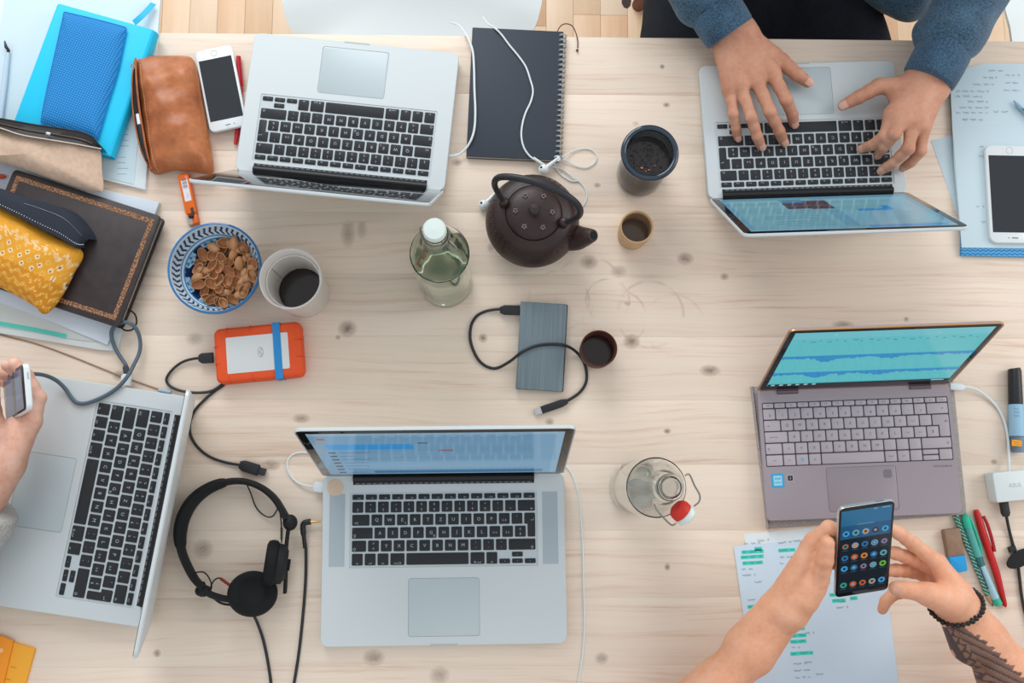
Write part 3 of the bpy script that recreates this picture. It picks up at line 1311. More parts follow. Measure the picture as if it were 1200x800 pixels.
def sheet(name, label, cat, corners, z0, z1, mat=PAPER, group=None, bevel=.0002, ref=None):
    ps = [at(p[0], p[1], z1) for p in corners]
    c = sum(ps, Vector()) / len(ps)
    c.z = z0
    b = MB()
    b.slab([(p.x, p.y) for p in ps], z0, z1, bevel)
    o = b.build(name, mat, loc=c)
    return tag(o, label, cat, group)


folder = sheet('paper_folder', 'thick sheaf of white paper under the bright blue notebook', 'paper', ((-30, -40), (191, -40), (170, 222), (100, 205), (-30, 185)), 0, .006)
doc = sheet('printed_document', 'printed white sheet with lines of text, lying under the blue notebook', 'paper', ((10, -30), (180, -30), (157, 216), (100, 202), (-24, 180)), .0062, .0068, PAPER2)
b = MB()
rr = random.Random(1)
for i in range(15):
    y = 118 + i * 6.6
    if i % 5 == 4:
        continue
    a = at(141 - i * .3, y, .0069)
    L = rr.uniform(.012, .018)
    b.ribbon([a, a + Vector((L * .5, 0, 0)), a + Vector((L, 0, 0))], .0008)
o = b.build('print_lines', PRINTINK, doc)
o['kind'] = 'stuff'
# white pen with black tip on the sheaf
pen = thing('ballpoint_pen', 'slim white pen with black clip at the far left by the blue notebook', 'pen', at(4, 100, .007))
b = MB()
b.tube([at(9, 62, .012), at(6, 90, .012), at(-1, 148, .012)], [.0032, .0042, .0042], 12)
b.build('barrel', M('pale blue white plastic', (188, 208, 224), .3), pen)
b = MB()
b.tube([at(5.5, 48, .013), at(7, 55, .0135), at(10, 59, .012), at(9, 63, .012)], [.001, .0026, .0026, .0022], 10)
b.build('clip', M('black gloss plastic', (30, 32, 36), .25), pen)

# bright blue notebook
BLUE = M('cyan cover', (14, 198, 240), .5, bump=(900, .08))
nb_c = ((59, 4), (162, 28), (127, 184), (22, 150))
bx, by, bth, bw, bh = quad(nb_c, .030)
note = thing('notebook', 'bright cyan hardback notebook with ribbon marker on the white papers', 'notebook', (bx, by, .007), bth)
b = MB()
poly = rrect(bw + .012, bh, .003, 2, .006, 0)
b.slab(poly, 0, .0025, .0006)
b.slab(poly, .0205, .023, .0008)
# rounded spine on the right
pts = [(bw / 2 + .012 + .005 * math.sin(PI * i / 10), .0115 - .0115 * math.cos(PI * i / 10)) for i in range(11)]
v = [(x, -bh / 2 + .001, z) for x, z in pts] + [(x, bh / 2 - .001, z) for x, z in pts] + [(x - .002, -bh / 2 + .001, z) for x, z in pts] + [(x - .002, bh / 2 - .001, z) for x, z in pts]
f = [(i, i + 1, 12 + i, 11 + i) for i in range(10)] + [(22 + i, 33 + i, 34 + i, 23 + i) for i in range(10)] + [(i, 22 + i, 23 + i, i + 1) for i in range(10)] + [(11 + i, 12 + i, 34 + i, 33 + i) for i in range(10)]
b.add(v, f)
b.build('cover', BLUE, note, world=False)
b = MB()
b.slab(rrect(bw + .006, bh - .006, .002, 2, .006, 0), .0025, .0205)
b.build('pages', M('page edges', (196, 224, 232), .8), note, world=False)
b = MB()
rib = [at(157, 27, .02), at(165, 20, .022), at(173, 12, .018), at(180, 4, .012)]
for s_ in (0, .0006):
    b.ribbon([p + Vector((0, 0, s_)) for p in catmull(rib, 4)], .0095)
b.build('ribbon_marker', M('cyan ribbon', (40, 180, 222), .6), note)

# blue mesh pencil case on it


def mesh_cloth():
    m = M('blue mesh cloth', (18, 120, 196), .75)
    h = N(m)
    P = h.coord(rot=(0, 0, R(22)))
    w = []
    for ax in ('X', 'Y'):
        x = h.new('ShaderNodeTexWave', bands_direction=ax)
        x.inputs['Scale'].default_value = 84
        h.l.new(P, x.inputs['Vector'])
        w.append(x.outputs['Fac'])
    q = h.math('MULTIPLY', w[0], w[1])
    h.base(h.ramp(q, [(.1, (22, 116, 188)), (.5, (34, 146, 212)), (.9, (62, 172, 226))]))
    h.bump(q, .5, .001)
    return m


ol = [at(p[0], p[1], .042) for p in ((73, 12), (80, 13), (110, 20), (140, 28), (146, 31), (145, 38), (136, 80), (124, 120), (114, 155), (111, 161), (104, 160), (80, 153), (52, 146), (46, 143), (46, 136), (51, 110), (62, 60), (71, 20))]
ol = [(p.x, p.y) for p in catmull(ol, 5, True)]
b = MB()
v, f = pillow(ol, .0302, .014, 5, 12, .3)
b.add(v, f)
pc = at(95, 90, .03)
o = b.build('pencil_case', mesh_cloth(), loc=(pc.x, pc.y, .0302))
tag(o, 'blue woven mesh pencil case lying on the cyan notebook', 'pencil case')
b = MB()
edge = [Vector((p[0], p[1], .0302 + .0045)) for p in ol]
b.tube(edge, .0007, 6, closed=True)
b.build('piping', M('blue piping', (20, 116, 190), .6), o)

# dark leather notebook and the papers below it
lowp = [
    ('paper_sheet', 'stack of white sheets with rounded corner sticking out lowest on the left', ((-60, 330), (-60, 168), (122, 222), (187, 237), (137, 411), (118, 410), (-60, 380)), 0, .006, M('off white paper stack', (214, 220, 220), .85)),
    ('teal_divider', 'white divider sheet with a teal stripe below the leather notebook', ((-60, 335), (-60, 176), (170, 245), (128, 402), (90, 398), (-60, 372)), .0062, .0075, M('grey white card', (200, 206, 204), .8)),
    ('paper_sheet', 'bluish white sheet directly under the dark leather notebook', ((-60, 300), (-60, 172), (122, 223), (186, 238), (126, 404), (60, 377), (-60, 332)), .0077, .010, M('blue white paper', (208, 218, 230), .85)),
]
ps_o = []
for nm, lb, cs_, z0, z1, mt in lowp:
    ps_o.append(sheet(nm, lb, 'paper', cs_, z0, z1, mt))
b = MB()
tl = [at(p[0], p[1], .0078) for p in ((-60, 369), (0, 379), (40, 386), (78, 394))]
b.ribbon(tl, .0065)
b.build('teal_stripe', M('teal stripe', (86, 198, 184), .7), ps_o[1])
LEATH = M('dark brown leather', (52, 42, 42), .42, noise=(60, .12), bump=(350, .18))
lc = ((14, 197), (189, 253), (140, 384), (-35, 327))
lx, ly, lth, lw, lh = quad(lc, .031)
lb_ = thing('leather_notebook', 'dark brown leather notebook with a gold tooled border', 'notebook', (lx, ly, .0102), lth)
b = MB()
b.slab(rrect(lw, lh, .007, 4), 0, .003, .001, bevel_low=.001)
b.slab(rrect(lw, lh, .007, 4), .0175, .021, .0014, bevel_low=.001)
b.build('cover', LEATH, lb_, world=False)
b = MB()
b.slab(rrect(lw - .008, lh - .008, .004, 3), .003, .0175)
b.build('pages', M('cream pages', (176, 168, 156), .8), lb_, world=False)
gold = M('tooled gold', (168, 122, 84), .5, metal=.3)
h = N(gold)
q = h.noise(h.coord(), 420, 2, .7)
h.base(h.ramp(q, [(.38, (72, 50, 42)), (.52, (150, 106, 76)), (.66, (196, 150, 110))]))
b = MB()
m0, m1 = .0085, .0155
b_ = [(lw / 2 - m0, lh / 2 - m0), (lw / 2 - m1, lh / 2 - m1)]
for sx in (-1, 1):
    b.box((min(sx * b_[0][0], sx * b_[1][0]), -b_[0][1], .021), (max(sx * b_[0][0], sx * b_[1][0]), b_[0][1], .0212))
for sy in (-1, 1):
    b.box((-b_[1][0], min(sy * b_[0][1], sy * b_[1][1]), .021), (b_[1][0], max(sy * b_[0][1], sy * b_[1][1]), .0212))
b.build('gold_border', gold, lb_, world=False)
b = MB()
b.tube(px_path([(150, 362), (158, 368), (160, 378), (155, 386), (147, 387), (141, 383)], [.02, .016, .012, .011, .013, .018], 5), .0013, 8)
b.build('elastic_loop', M('black elastic', (26, 26, 28), .7), lb_)

# tan leather pencil case


def tan_leather():
    m = M('tan leather', (172, 100, 58), .38, spec=.45)
    h = N(m)
    P = h.coord()
    a = h.noise(P, 16, 5, .65)
    c = h.noise(P, 90, 4, .6)
    q = h.math('ADD', h.math('MULTIPLY', a, .7), h.math('MULTIPLY', c, .3))
    h.base(h.ramp(q, [(.3, (134, 72, 40)), (.5, (172, 100, 58)), (.72, (198, 130, 86))]))
    h.bump(c, .22, .001)
    return m


TAN = tan_leather()
ol = [at(p[0], p[1], .022) for p in ((158, 66), (185, 64), (213, 64), (224, 67), (230, 80), (236, 115), (243, 155), (249, 192), (246, 203), (236, 202), (206, 198), (193, 200), (178, 202), (172, 180), (165, 140), (160, 100))]
ol = [(p.x, p.y) for p in catmull(ol, 5, True)]
tc = at(205, 135, 0)
tan = thing('pencil_case', 'tan leather zip pencil case with stitched edge, left of the white phone', 'pencil case', (tc.x, tc.y, .007))
b = MB()
wr = lambda x, y: .0022 * math.sin(x * 90 + y * 60) + .0016 * math.sin(y * 140 - x * 40)
v, f = pillow(ol, .002, .044, 2.6, 16, .35, wr)
b.add(v, f)
tanb = b.build('body', TAN, tan, sharp=70)
b = MB()
fl = px_path([(157, 70), (154, 90), (154, 120), (158, 150), (165, 178), (176, 200)], [.034, .034, .033, .031, .028, .02], 5)
bk = px_path([(159, 68), (160, 95), (163, 125), (167, 150), (172, 178), (178, 199)], [.040, .041, .041, .040, .037, .026], 5)
v = [p for p in fl] + [p + Vector((.0025, 0, .0005)) for p in fl] + [p + Vector((0, 0, -.03 + i * 0)) * 1 for i, p in enumerate([Vector((q.x, q.y, q.z)) for q in fl])]
n = len(fl)
f = [(i, i + 1, n + i + 1, n + i) for i in range(n - 1)] + [(i + 1, i, 2 * n + i, 2 * n + i + 1) for i in range(n - 1)]
b.add([Vector((p[0], p[1], max(.004, p[2]))) for p in v], f)
b.build('side_flap', TAN, tan)
b = MB()
mid = [p.lerp(q, .55) + Vector((0, 0, -.006)) for p, q in zip(fl, bk)]
v = [p + Vector((0, 0, -.001)) for p in fl] + mid + [q + Vector((-.0008, 0, -.001)) for q in bk]
f = [(k * n + i, k * n + i + 1, (k + 1) * n + i + 1, (k + 1) * n + i) for k in range(2) for i in range(n - 1)]
b.add(v, f)
b.build('zip_opening', M('dark zip tape', (34, 30, 32), .8), tan)
b = MB()
b.tube(bk, .0016, 8)
b.build('edge_binding', TAN, tan)
b = MB()
X = Matrix.Translation(at(155.5, 78, .042)) @ Matrix.Rotation(.5, 4, 'Y')
b.ring([(.0035 + .0009 * math.cos(a), .0009 * math.sin(a)) for a in (0, 1.6, 3.1, 4.7)], 16, X=X)
b.build('zip_pull', M('bright steel', (200, 204, 208), .2, metal=1), tan)
from mathutils.bvhtree import BVHTree


def surf(o):
    M_ = ROOTM[o.name]
    return BVHTree.FromPolygons([M_ @ v.co for v in o.data.vertices], [tuple(p.vertices) for p in o.data.polygons])


tb = surf(tanb)
b = MB()
sp_ = catmull([at(x, y, .045) for x, y in ((161.5, 72), (164, 90), (166.5, 110), (169, 132), (172, 155), (175.5, 178), (180, 196))], 8)
for i in range(len(sp_) - 1):
    q = []
    for p in (sp_[i], sp_[i].lerp(sp_[i + 1], .55)):
        o_ = Vector((0, 0, CAM_H))
        h_ = tb.ray_cast(Vector((p.x, p.y, .2)), Vector((0, 0, -1)))[0]
        q.append((h_ if h_ is not None else p) + Vector((0, 0, .0002)))
    b.tube(q, .0005, 5)
o = b.build('stitching', M('pale thread', (214, 176, 140), .8), tan)
o['kind'] = 'stuff'
pk = thing('marker_pen', 'white capped black pen peeking out of the tan pencil case', 'pen', at(163, 150, .036))
b = MB()
b.tube(px_path([(163.5, 146), (167, 165), (172.5, 187)], [.0385, .038, .032]), .0032, 10)
b.build('barrel', M('black satin plastic', (28, 29, 33), .4), pk)
b = MB()
b.tube(px_path([(161.6, 134), (162.4, 139), (163.5, 146)], [.0385, .0385, .0385]), .0033, 10)
b.build('cap', M('white plastic', (226, 232, 234), .3), pk)

# beige felt pouch with dark zip
BEIGE = M('beige felt', (200, 172, 150), .95, noise=(120, .05), bump=(500, .35), sheen=.3)
ol = [at(p[0], p[1], .034) for p in ((-75, 148), (-30, 146), (0, 149), (45, 156), (92, 165), (112, 171), (120, 181), (121, 200), (123, 221), (117, 226), (100, 223), (70, 214), (40, 203), (10, 194), (-30, 190), (-75, 188))]
ol = [(p.x, p.y) for p in catmull(ol, 5, True)]
be = at(30, 180, 0)
beige = thing('felt_pouch', 'beige felt pouch with a dark zip, below the cyan notebook', 'pouch', (be.x, be.y, .026))
b = MB()
v, f = pillow(ol, .0318, .026, 2.4, 14, .3, lambda x, y: .0014 * math.sin(x * 110 + y * 30) + .001 * math.sin(y * 150 + x * 60))
b.add(v, f)
b.build('body', BEIGE, beige, sharp=70)
b = MB()
top = px_path([(-75, 136), (-30, 136), (0, 139), (40, 146), (80, 152), (104, 158), (119, 173)], [.05, .052, .054, .056, .056, .053, .046], 5)
lo = px_path([(-75, 140), (-30, 144), (0, 150), (25, 158), (60, 164), (90, 169), (119, 174.5)], [.058, .060, .062, .063, .062, .059, .047], 5)
n = len(top)
md = [p.lerp(q, .5) + Vector((0, 0, -.004)) for p, q in zip(top, lo)]
b.add(list(top) + md + list(lo), [(k * n + i + 1, k * n + i, (k + 1) * n + i, (k + 1) * n + i + 1) for k in range(2) for i in range(n - 1)])
low2 = [p + Vector((.004, -.004, -.022)) for p in top]
b.add(list(top) + low2, [(i, i + 1, n + i + 1, n + i) for i in range(n - 1)])
b.build('zip_band', M('dark leather band', (40, 36, 40), .45), beige)
b = MB()
b.tube([p + Vector((0, 0, .0004)) for p in lo], .0009, 6)
b.build('pale_edge', M('cream edge', (214, 200, 186), .7), beige)
b = MB()
b.tube(top, .0012, 6)
b.build('band_edge', M('black leather edge', (26, 24, 28), .5), beige)
b = MB()
b.tube([p + Vector((0, 0, .0022)) for p in md[2:-3]], .0011, 6)
b.build('zip_teeth', M('bronze zip', (96, 78, 66), .35, metal=.7), beige)
b = MB()
zp = at(57, 157, .064)
b.slab(rrect(.0075, .004, .001, 2), 0, .002, .0004, X=Matrix.Translation(zp) @ Matrix.Rotation(R(-12), 4, 'Z'))
b.build('zip_slider', M('bright steel', (200, 204, 208), .2, metal=1), beige)
# red pen tip left of the leather notebook
rp = thing('marker_pen', 'orange red pen end poking out at the left edge beside the leather notebook', 'pen', at(0, 206, .02))
b = MB()
b.tube([at(-40, 206, .0135), at(4, 206.5, .0135), at(7, 206.5, .0135)], [.0035, .0035, .001], 10)
b.build('barrel', M('orange red plastic', (222, 78, 40), .35), rp)

# yellow embroidered pouch
TRIM_A, TRIM_B = (0, 246), (96, 292)
ol = [at(p[0], p[1], .052) for p in ((-62, 215), (-30, 222), (0, 239), (30, 255), (60, 274), (94, 293), (84, 318), (70, 345), (55, 364), (46, 366), (38, 358), (10, 342), (-20, 328), (-62, 312))]
ol = [(p.x, p.y) for p in catmull(ol, 9, True)]
yc = at(20, 300, 0)
yel = thing('embroidered_pouch', 'yellow embroidered pouch with navy zip trim on the leather notebook', 'pouch', (yc.x, yc.y, .0315))
b = MB()
v, f = pillow(ol, .0325, .034, 2.6, 70, .3, lambda x, y: .0012 * math.sin(x * 70 + y * 50) + .0008 * math.sin(y * 130 - x * 30))
b.add(v, f)
yb = b.build('body', attr_mat('mustard embroidered cotton', .85, bump=(700, .4)), yel, sharp=70)
A0, A1 = at(0, 244, .06), at(94, 292, .06)
ux = (A1 - A0).normalized()
uy = Vector((ux.y, -ux.x, 0))
rootyc = Vector((yc.x, yc.y, 0))


def yellow_dye(p):
    q = Vector((p.x, p.y, 0)) + rootyc - Vector((A0.x, A0.y, 0))
    s, t = q.dot(ux), q.dot(uy)            # along the trim, down from it (metres)
    base = (226, 158, 44)
    rs = random.Random(int((s * 900) // 1 * 7919 + (t * 900) // 1 * 104729))
    j = rs.uniform(-8, 8)
    base = tuple(c + j for c in base)
    u = s / .0165
    if .014 < t < .034:
        z = abs((u % 1) - .5) * 2
        w = (t - .014) / .020
        if abs(w - (.25 + .5 * z)) < .22 and (int(s / .0009) + int(t / .0009)) % 2:
            return (238, 206, 160)
    if .034 <= t < .062:
        row = int((t - .034) / .0093)
        uu = u + .5 * row
        du, dt = abs((uu % 1) - .5) * .0165, abs(((t - .034) % .0093) - .00465)
        e = du / .0042 + dt / .0048
        if e < .42:
            return (64, 48, 34) if (int(uu) + row) % 3 else (206, 150, 70)
        if e < 1:
            return (240, 216, 172) if (int(uu) + row) % 3 else (232, 178, 84)
    if t >= .062:
        z = abs((u % 1) - .5) * 2
        if (int(s / .0012) + int(t / .0012)) % 2 and abs(((t - .06 - z * .008) % .014) - .007) < .003:
            return (240, 186, 90)
        return (206, 136, 32)
    return base


dye(yb, yellow_dye)
b = MB()
t0 = px_path([(-62, 208), (-30, 212), (0, 221), (25, 230), (50, 236), (78, 247), (97, 268), (104, 280)], [.058, .06, .062, .064, .064, .062, .056, .048], 5)
t1 = px_path([(-62, 218), (-30, 226), (0, 243), (22, 254), (48, 268), (70, 279), (88, 289), (98, 288)], [.064, .066, .068, .069, .068, .065, .060, .05], 5)
n = len(t0)
mid = [p.lerp(q, .5) + Vector((0, 0, .004)) for p, q in zip(t0, t1)]
dn = [Vector((p.x + .006, p.y + .002, max(.0335, p.z - .024))) for p in t0]
b.add(dn + list(t0) + mid + list(t1) + [Vector((p.x, p.y, max(.0335, p.z - .01))) for p in t1], [(k * n + i + 1, k * n + i, (k + 1) * n + i, (k + 1) * n + i + 1) for k in range(4) for i in range(n - 1)])
b.build('zip_trim', M('navy cotton', (38, 44, 56), .85, bump=(800, .3)), yel, sharp=60)
b = MB()
for i in range(58):
    s = i / 58 * (n - 1)
    k = int(s)
    p = t1[k].lerp(t1[k + 1], s - k).lerp(t0[k].lerp(t0[k + 1], s - k), .16) + Vector((0, 0, .0018))
    b.ell(p, (.00075, .00075, .0006), 6, 4)
o = b.build('white_stitches', M('white thread', (226, 226, 220), .8), yel)
o['kind'] = 'stuff'
b = MB()
g = [t0[i].lerp(t1[i], .30) + Vector((0, 0, .0028)) for i in range(n // 2 - 2, n - 4)]
b.tube(g, .0008, 6)
b.build('zip_teeth', M('dull zip teeth', (84, 92, 100), .4, metal=.6), yel)

# white phone on a red pen, top left
rpen = thing('ballpoint_pen', 'red pen lying beneath the white phone, beside the tan pencil case', 'pen', at(279, 115, .004))
b = MB()
b.tube([at(279, 66, .0045), at(281.5, 110, .0045), at(279, 148, .0045), at(276, 169, .0045)], [.003, .0045, .0045, .0028], 12)
b.build('barrel', M('red pen plastic', (196, 34, 48), .3), rpen)
b = MB()
b.tube([at(281, 66, .0068), at(284, 100, .0068)], .0016, 8)
b.build('clip', M('red clip plastic', (178, 26, 42), .3), rpen)
WPHONE = M('white phone shell', (226, 232, 234), .2)
SCR_OFF = M('dark phone glass', (44, 47, 52), .08)


def phone(label, corners, z, thick=.0075, dark=(.11, .13), name='phone', over_w=None):
    x, y, th, w, h = quad(corners, z + thick)
    t = thing(name, label, 'phone', (x, y, z), th)
    b = MB()
    b.slab(rrect(w, h, w * .14, 5), 0, thick, .0012, bevel_low=.0015)
    b.build('body', WPHONE, t, world=False)
    b = MB()
    s0, s1 = -h / 2 + h * dark[1], h / 2 - h * dark[0]
    b.slab(rrect(w * .88, s1 - s0, .0006, 2, 0, (s0 + s1) / 2), thick, thick + .00025)
    b.build('screen', SCR_OFF, t, world=False)
    return t, w, h, thick


t, w, h, tk = phone('white phone with dark screen lying between the tan pencil case and silver laptop', ((232, 60), (276, 51), (285, 147), (242, 156)), .0095, dark=(.13, .12))
b = MB()
b.ring([(.0043, tk), (.0051, tk), (.0051, tk + .0002), (.0043, tk + .0002)], 20, X=Matrix.Translation((0, h / 2 - h * .065, 0)))
b.build('home_button', M('grey ring', (160, 166, 170), .4), t, world=False)
b = MB()
b.slab(rrect(.008, .0012, .0005, 2, 0, -h / 2 + h * .05), tk, tk + .0002)
b.disc(.010, -h / 2 + h * .05, .0009, tk + .0002)
b.disc(0, -h / 2 + h * .025, .0006, tk + .0002)
b.build('earpiece', M('dark slot', (70, 74, 78), .6), t, world=False)

# orange lighter
lx_, ly_, lth_, lw_, lh_ = quad(((205, 205), (218, 202), (235, 260), (222, 263)), .014)
lt = thing('lighter', 'orange plastic lighter with a white label, above the blue bowl', 'lighter', (lx_, ly_, 0), lth_)
b = MB()
b.slab(rrect(lw_, lh_ * .80, .0035, 3, 0, lh_ * .10), 0, .0135, .002, bevel_low=.002)
b.build('body', M('translucent orange plastic', (246, 112, 22), .2, trans=.15), lt, world=False)
b = MB()
b.slab(rrect(lw_ * .58, lh_ * .42, .001, 2, .0002, lh_ * .16), .0135, .0137)
scribble(b, .0008, lh_ * .01, .010, .0022, .01375, 7, 1, .0004, R(90))
for i in range(9):
    b.rect(-.0035, lh_ * .20 + i * .0018, .0036, lh_ * .20 + i * .0018 + (.0010 if i % 3 else .0005), .01375, 1)
b.build('label', [M('white label', (226, 220, 222), .6), M('label print', (92, 70, 92), .7)], lt, world=False)
b = MB()
b.slab(rrect(lw_ * .9, lh_ * .19, .002, 2, 0, -lh_ * .40), 0, .0125, .0015)
b.build('head', M('orange head', (232, 104, 28), .35), lt, world=False)
b = MB()
b.box((-lw_ * .46, -lh_ * .5, .002), (-.0002, -lh_ * .34, .0133))
b.build('metal_hood', M('dull steel', (176, 170, 160), .3, metal=.8), lt, world=False)
b = MB()
b.tube([(-.004, -lh_ * .35, .0142), (.0035, -lh_ * .35, .0142)], .003, 12)
b.build('spark_wheel', M('dark steel', (60, 58, 58), .4, metal=.8), lt, world=False)
b = MB()
b.box((.001, -lh_ * .32, .0132), (.0052, -lh_ * .19, .0142))
b.build('valve', M('dark valve', (64, 46, 36), .4), lt, world=False)

# ---------------------------------------------------------------- blue patterned bowl with pistachio shells
RIMZ = .058
bc = at(251, 313.5, RIMZ)
RB = 55.5 * mpp(RIMZ)
bowl = None
b = MB()
inner = [(0, .010), (.02, .0102), (.034, .0125), (.046, .019), (.056, .030), (.062, .042), (RB - .004, .055), (RB - .0025, RIMZ)]
pr = catmull([(r, z, 0) for r, z in inner], 12)
prof_in = [(p.x, p.y) for p in pr]
outer = [(RB, RIMZ - .0012), (RB - .0005, .050), (.060, .034), (.050, .019), (.036, .007), (.033, .0052), (.032, 0), (.029, 0), (.028, .004), (0, .005)]
pr2 = [(p.x, p.y) for p in catmull([(r, z, 0) for r, z in outer], 5)]
b.lathe([(r, max(0, z)) for r, z in prof_in + pr2], 300)
bowl = b.build('bowl', attr_mat('glazed blue and white ware', .12, .5), loc=(bc.x, bc.y, 0), world=False, sharp=50)
tag(bowl, 'blue and white patterned bowl holding brown nut shells', 'bowl')


def bowl_dye(p):
    r, a = math.hypot(p.x, p.y), math.atan2(p.y, p.x)
    W, B, D, L = (206, 224, 236), (58, 132, 190), (26, 50, 88), (150, 196, 226)
    if p.z > .057 or (r > RB - .0022):
        return (52, 118, 176)
    outside = p.z < (np.interp(r, [q[0] for q in prof_in], [q[1] for q in prof_in]) - .0022)
    if outside:
        s = (a * 18 / PI) % 1
        return B if s < .35 else W
    if r > .0665:
        return L
    if r > .0652:
        return W
    if r > .0575:                                   # chevron band
        u = (a / (2 * PI) * 46)
        w = (r - .0575) / .0077
        s = (u + .55 * abs(w - .5) * 2) % 1
        return D if s < .44 and .06 < w < .94 else W
    if r > .0562:
        return B
    if r > .0542:
        return W
    if r > .0528:
        return B
    # floral ground
    k = 8
    ca = (a / (2 * PI) * k + .5) % 1 - .5
    x, y = ca * 2 * PI * r / k, r - .044
    d = math.hypot(x, y)
    pet = .0112 + .0030 * math.cos(6 * math.atan2(y, x))
    if d < pet:
        return D
    if abs(d - pet - .0016) < .0008:
        return W
    q = math.sin(a * 31) * math.sin(r * 900)
    return (62, 128, 184) if q > .1 else (160, 202, 228)


dye(bowl, bowl_dye)


def nut_mat():
    m = M('pistachio shell', (190, 142, 98), .55)
    h = N(m)
    oi = h.new('ShaderNodeObjectInfo')
    q = h.noise(h.coord(scale=(1, 3, 3)), 120, 4, .6)
    q = h.math('ADD', h.math('MULTIPLY', q, .6), h.math('MULTIPLY', oi.outputs['Random'], .42))
    h.base(h.ramp(q, [(.2, (150, 98, 60)), (.5, (186, 132, 88)), (.85, (214, 170, 128))]))
    return m


NUT = nut_mat()
NUT_IN = M('pistachio shell inside', (168, 112, 70), .5, noise=(150, .12))


def shell_mesh(L, W, H, open_=1.0):
    b = MB()
    nu, nv = 12, 5
    v, f = [], []
    for lay, s in ((0, 1.0), (1, .88)):
        for i in range(nv + 1):
            t = (PI / 2) * i / nv * open_
            for k in range(nu):
                a = 2 * PI * k / nu
                ex = 1 - .16 * max(0, math.cos(a)) * (math.sin(t)) ** 2 * abs(math.sin(a))
                v.append((L * s * math.sin(t) * math.cos(a), W * s * ex * math.sin(t) * math.sin(a), -H * s * math.cos(t)))
    m = (nv + 1) * nu
    fi = []
    for i in range(nv):
        for k in range(nu):
            l = (k + 1) % nu
            q = (i * nu + k, (i + 1) * nu + k, (i + 1) * nu + l, i * nu + l)
            f.append(tuple(reversed(q)))
            fi.append(0)
            f.append(tuple(j + m for j in q))
            fi.append(1)
    for k in range(nu):
        l = (k + 1) % nu
        f.append((nv * nu + k, nv * nu + l, m + nv * nu + l, m + nv * nu + k))
        fi.append(0)
    b.v, b.f, b.m = v, f, fi
    return b.mesh('pistachio_shell', [NUT, NUT_IN], 80)


SH = [shell_mesh(.0110, .0074, .0068), shell_mesh(.0118, .0080, .0072), shell_mesh(.0102, .0070, .0064)]
rr = random.Random(12)
pc = at(264, 320, .03)
pts = []
tries = 0
while len(pts) < 78 and tries < 20000:
    tries += 1
    a, q = rr.uniform(0, 2 * PI), math.sqrt(rr.random())
    x, y = pc.x + q * .046 * math.cos(a) * .98, pc.y + q * .047 * math.sin(a)
    rb = math.hypot(x - bc.x, y - bc.y)
    if rb > .053:
        continue
    lvl = 0 if len(pts) < 40 else 1
    zfl = float(np.interp(rb, [w_[0] for w_ in prof_in], [w_[1] for w_ in prof_in]))
    z = zfl + .009 + lvl * .0095 * (1.15 - .5 * q)
    if any((x - p[0]) ** 2 + (y - p[1]) ** 2 + ((z - p[2]) * 1.5) ** 2 < .0128 ** 2 for p in pts):
        continue
    pts.append((x, y, z, lvl))
for i, (x, y, z, lvl) in enumerate(pts):
    o = bpy.data.objects.new('pistachio_shell', SH[i % 3])
    COL.objects.link(o)
    o.location = (x, y, z)
    up = rr.random() < (.8 if lvl else .6)
    o.rotation_euler = ((0 if up else PI) + rr.uniform(-.55, .55), rr.uniform(-.5, .5), rr.uniform(0, 2 * PI))
    tag(o, 'empty split pistachio shell in the blue patterned bowl', 'nut shell', 'pistachio shells in the bowl')

# ---------------------------------------------------------------- cups, pots, bottles


def vessel(name, label, cat, cx, cy, prof, mat, n=48, sharp=50):
    b = MB()
    b.lathe(prof, n)
    o = b.build(name, mat, loc=(cx, cy, 0), world=False, sharp=sharp)
    return tag(o, label, cat)


COFFEE = M('black coffee', (44, 34, 34), .12)
mc = at(340, 326, .117)
WCUP = M('white cup card', (224, 218, 212), .55)
rt, rb2 = 37 * mpp(.117), .0365
mug = vessel('paper_cup', 'tall white cup with dark coffee, right of the blue bowl', 'cup', mc.x, mc.y,
             [(0, .004), (rb2 - .004, .004), (rb2 - .002, .006), (rt - .0022, .1155), (rt - .0012, .117), (rt, .1162), (rt + .0004, .114), (rt - .001, .112), (rb2 + .001, .002), (rb2, 0), (rb2 - .003, 0), (rb2 - .004, .003), (0, .003)], WCUP)
ri = lambda z: rb2 - .002 + (rt - rb2 - .0002) * (z - .006) / .1095
b = MB()
zl = .094
b.lathe([(ri(.028) - .002, .028), (ri(zl) - .0028, zl), (ri(zl) - .0018, zl + .001), (ri(zl) - .0006, zl), (ri(.028) - .0006, .028)], 48)
b.build('inner_cup', WCUP, mug, world=False)
b = MB()
b.tube([((ri(z) - .0032) * math.cos(2.6), (ri(z) - .0032) * math.sin(2.6), z) for z in (.034, .06, .092)], .0004, 5)
b.build('seam', M('grey seam', (140, 134, 132), .6), mug, world=False)
b = MB()
b.lathe([(ri(.030) - .0032, .030), (0, .0302)], 40)
b.build('coffee', COFFEE, mug, world=False)

bam = at(746.5, 265.5, .055)
BAMB = M('bamboo', (206, 170, 128), .45, noise=(40, .06))
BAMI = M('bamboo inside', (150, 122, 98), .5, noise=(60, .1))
rt = 20.5 * mpp(.055)
cup = vessel('bamboo_cup', 'small pale bamboo cup with dark tea below the glass mug', 'cup', bam.x, bam.y,
             [(0, .003), (rt - .0055, .003), (rt - .0035, .008), (rt - .0028, .053), (rt - .0012, .055), (rt, .0538), (rt - .001, .02), (rt - .003, .001), (rt - .004, 0), (0, 0)], BAMB)
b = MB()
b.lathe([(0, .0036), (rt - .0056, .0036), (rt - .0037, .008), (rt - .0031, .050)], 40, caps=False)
b.build('darker_inside', BAMI, cup, world=False, sharp=60)  # inner skin in a darker brown than the outer wall
b = MB()
b.lathe([(rt - .0042, .018), (0, .0181)], 40)
b.build('tea', M('dark brown tea', (100, 82, 68), .15), cup, world=False)

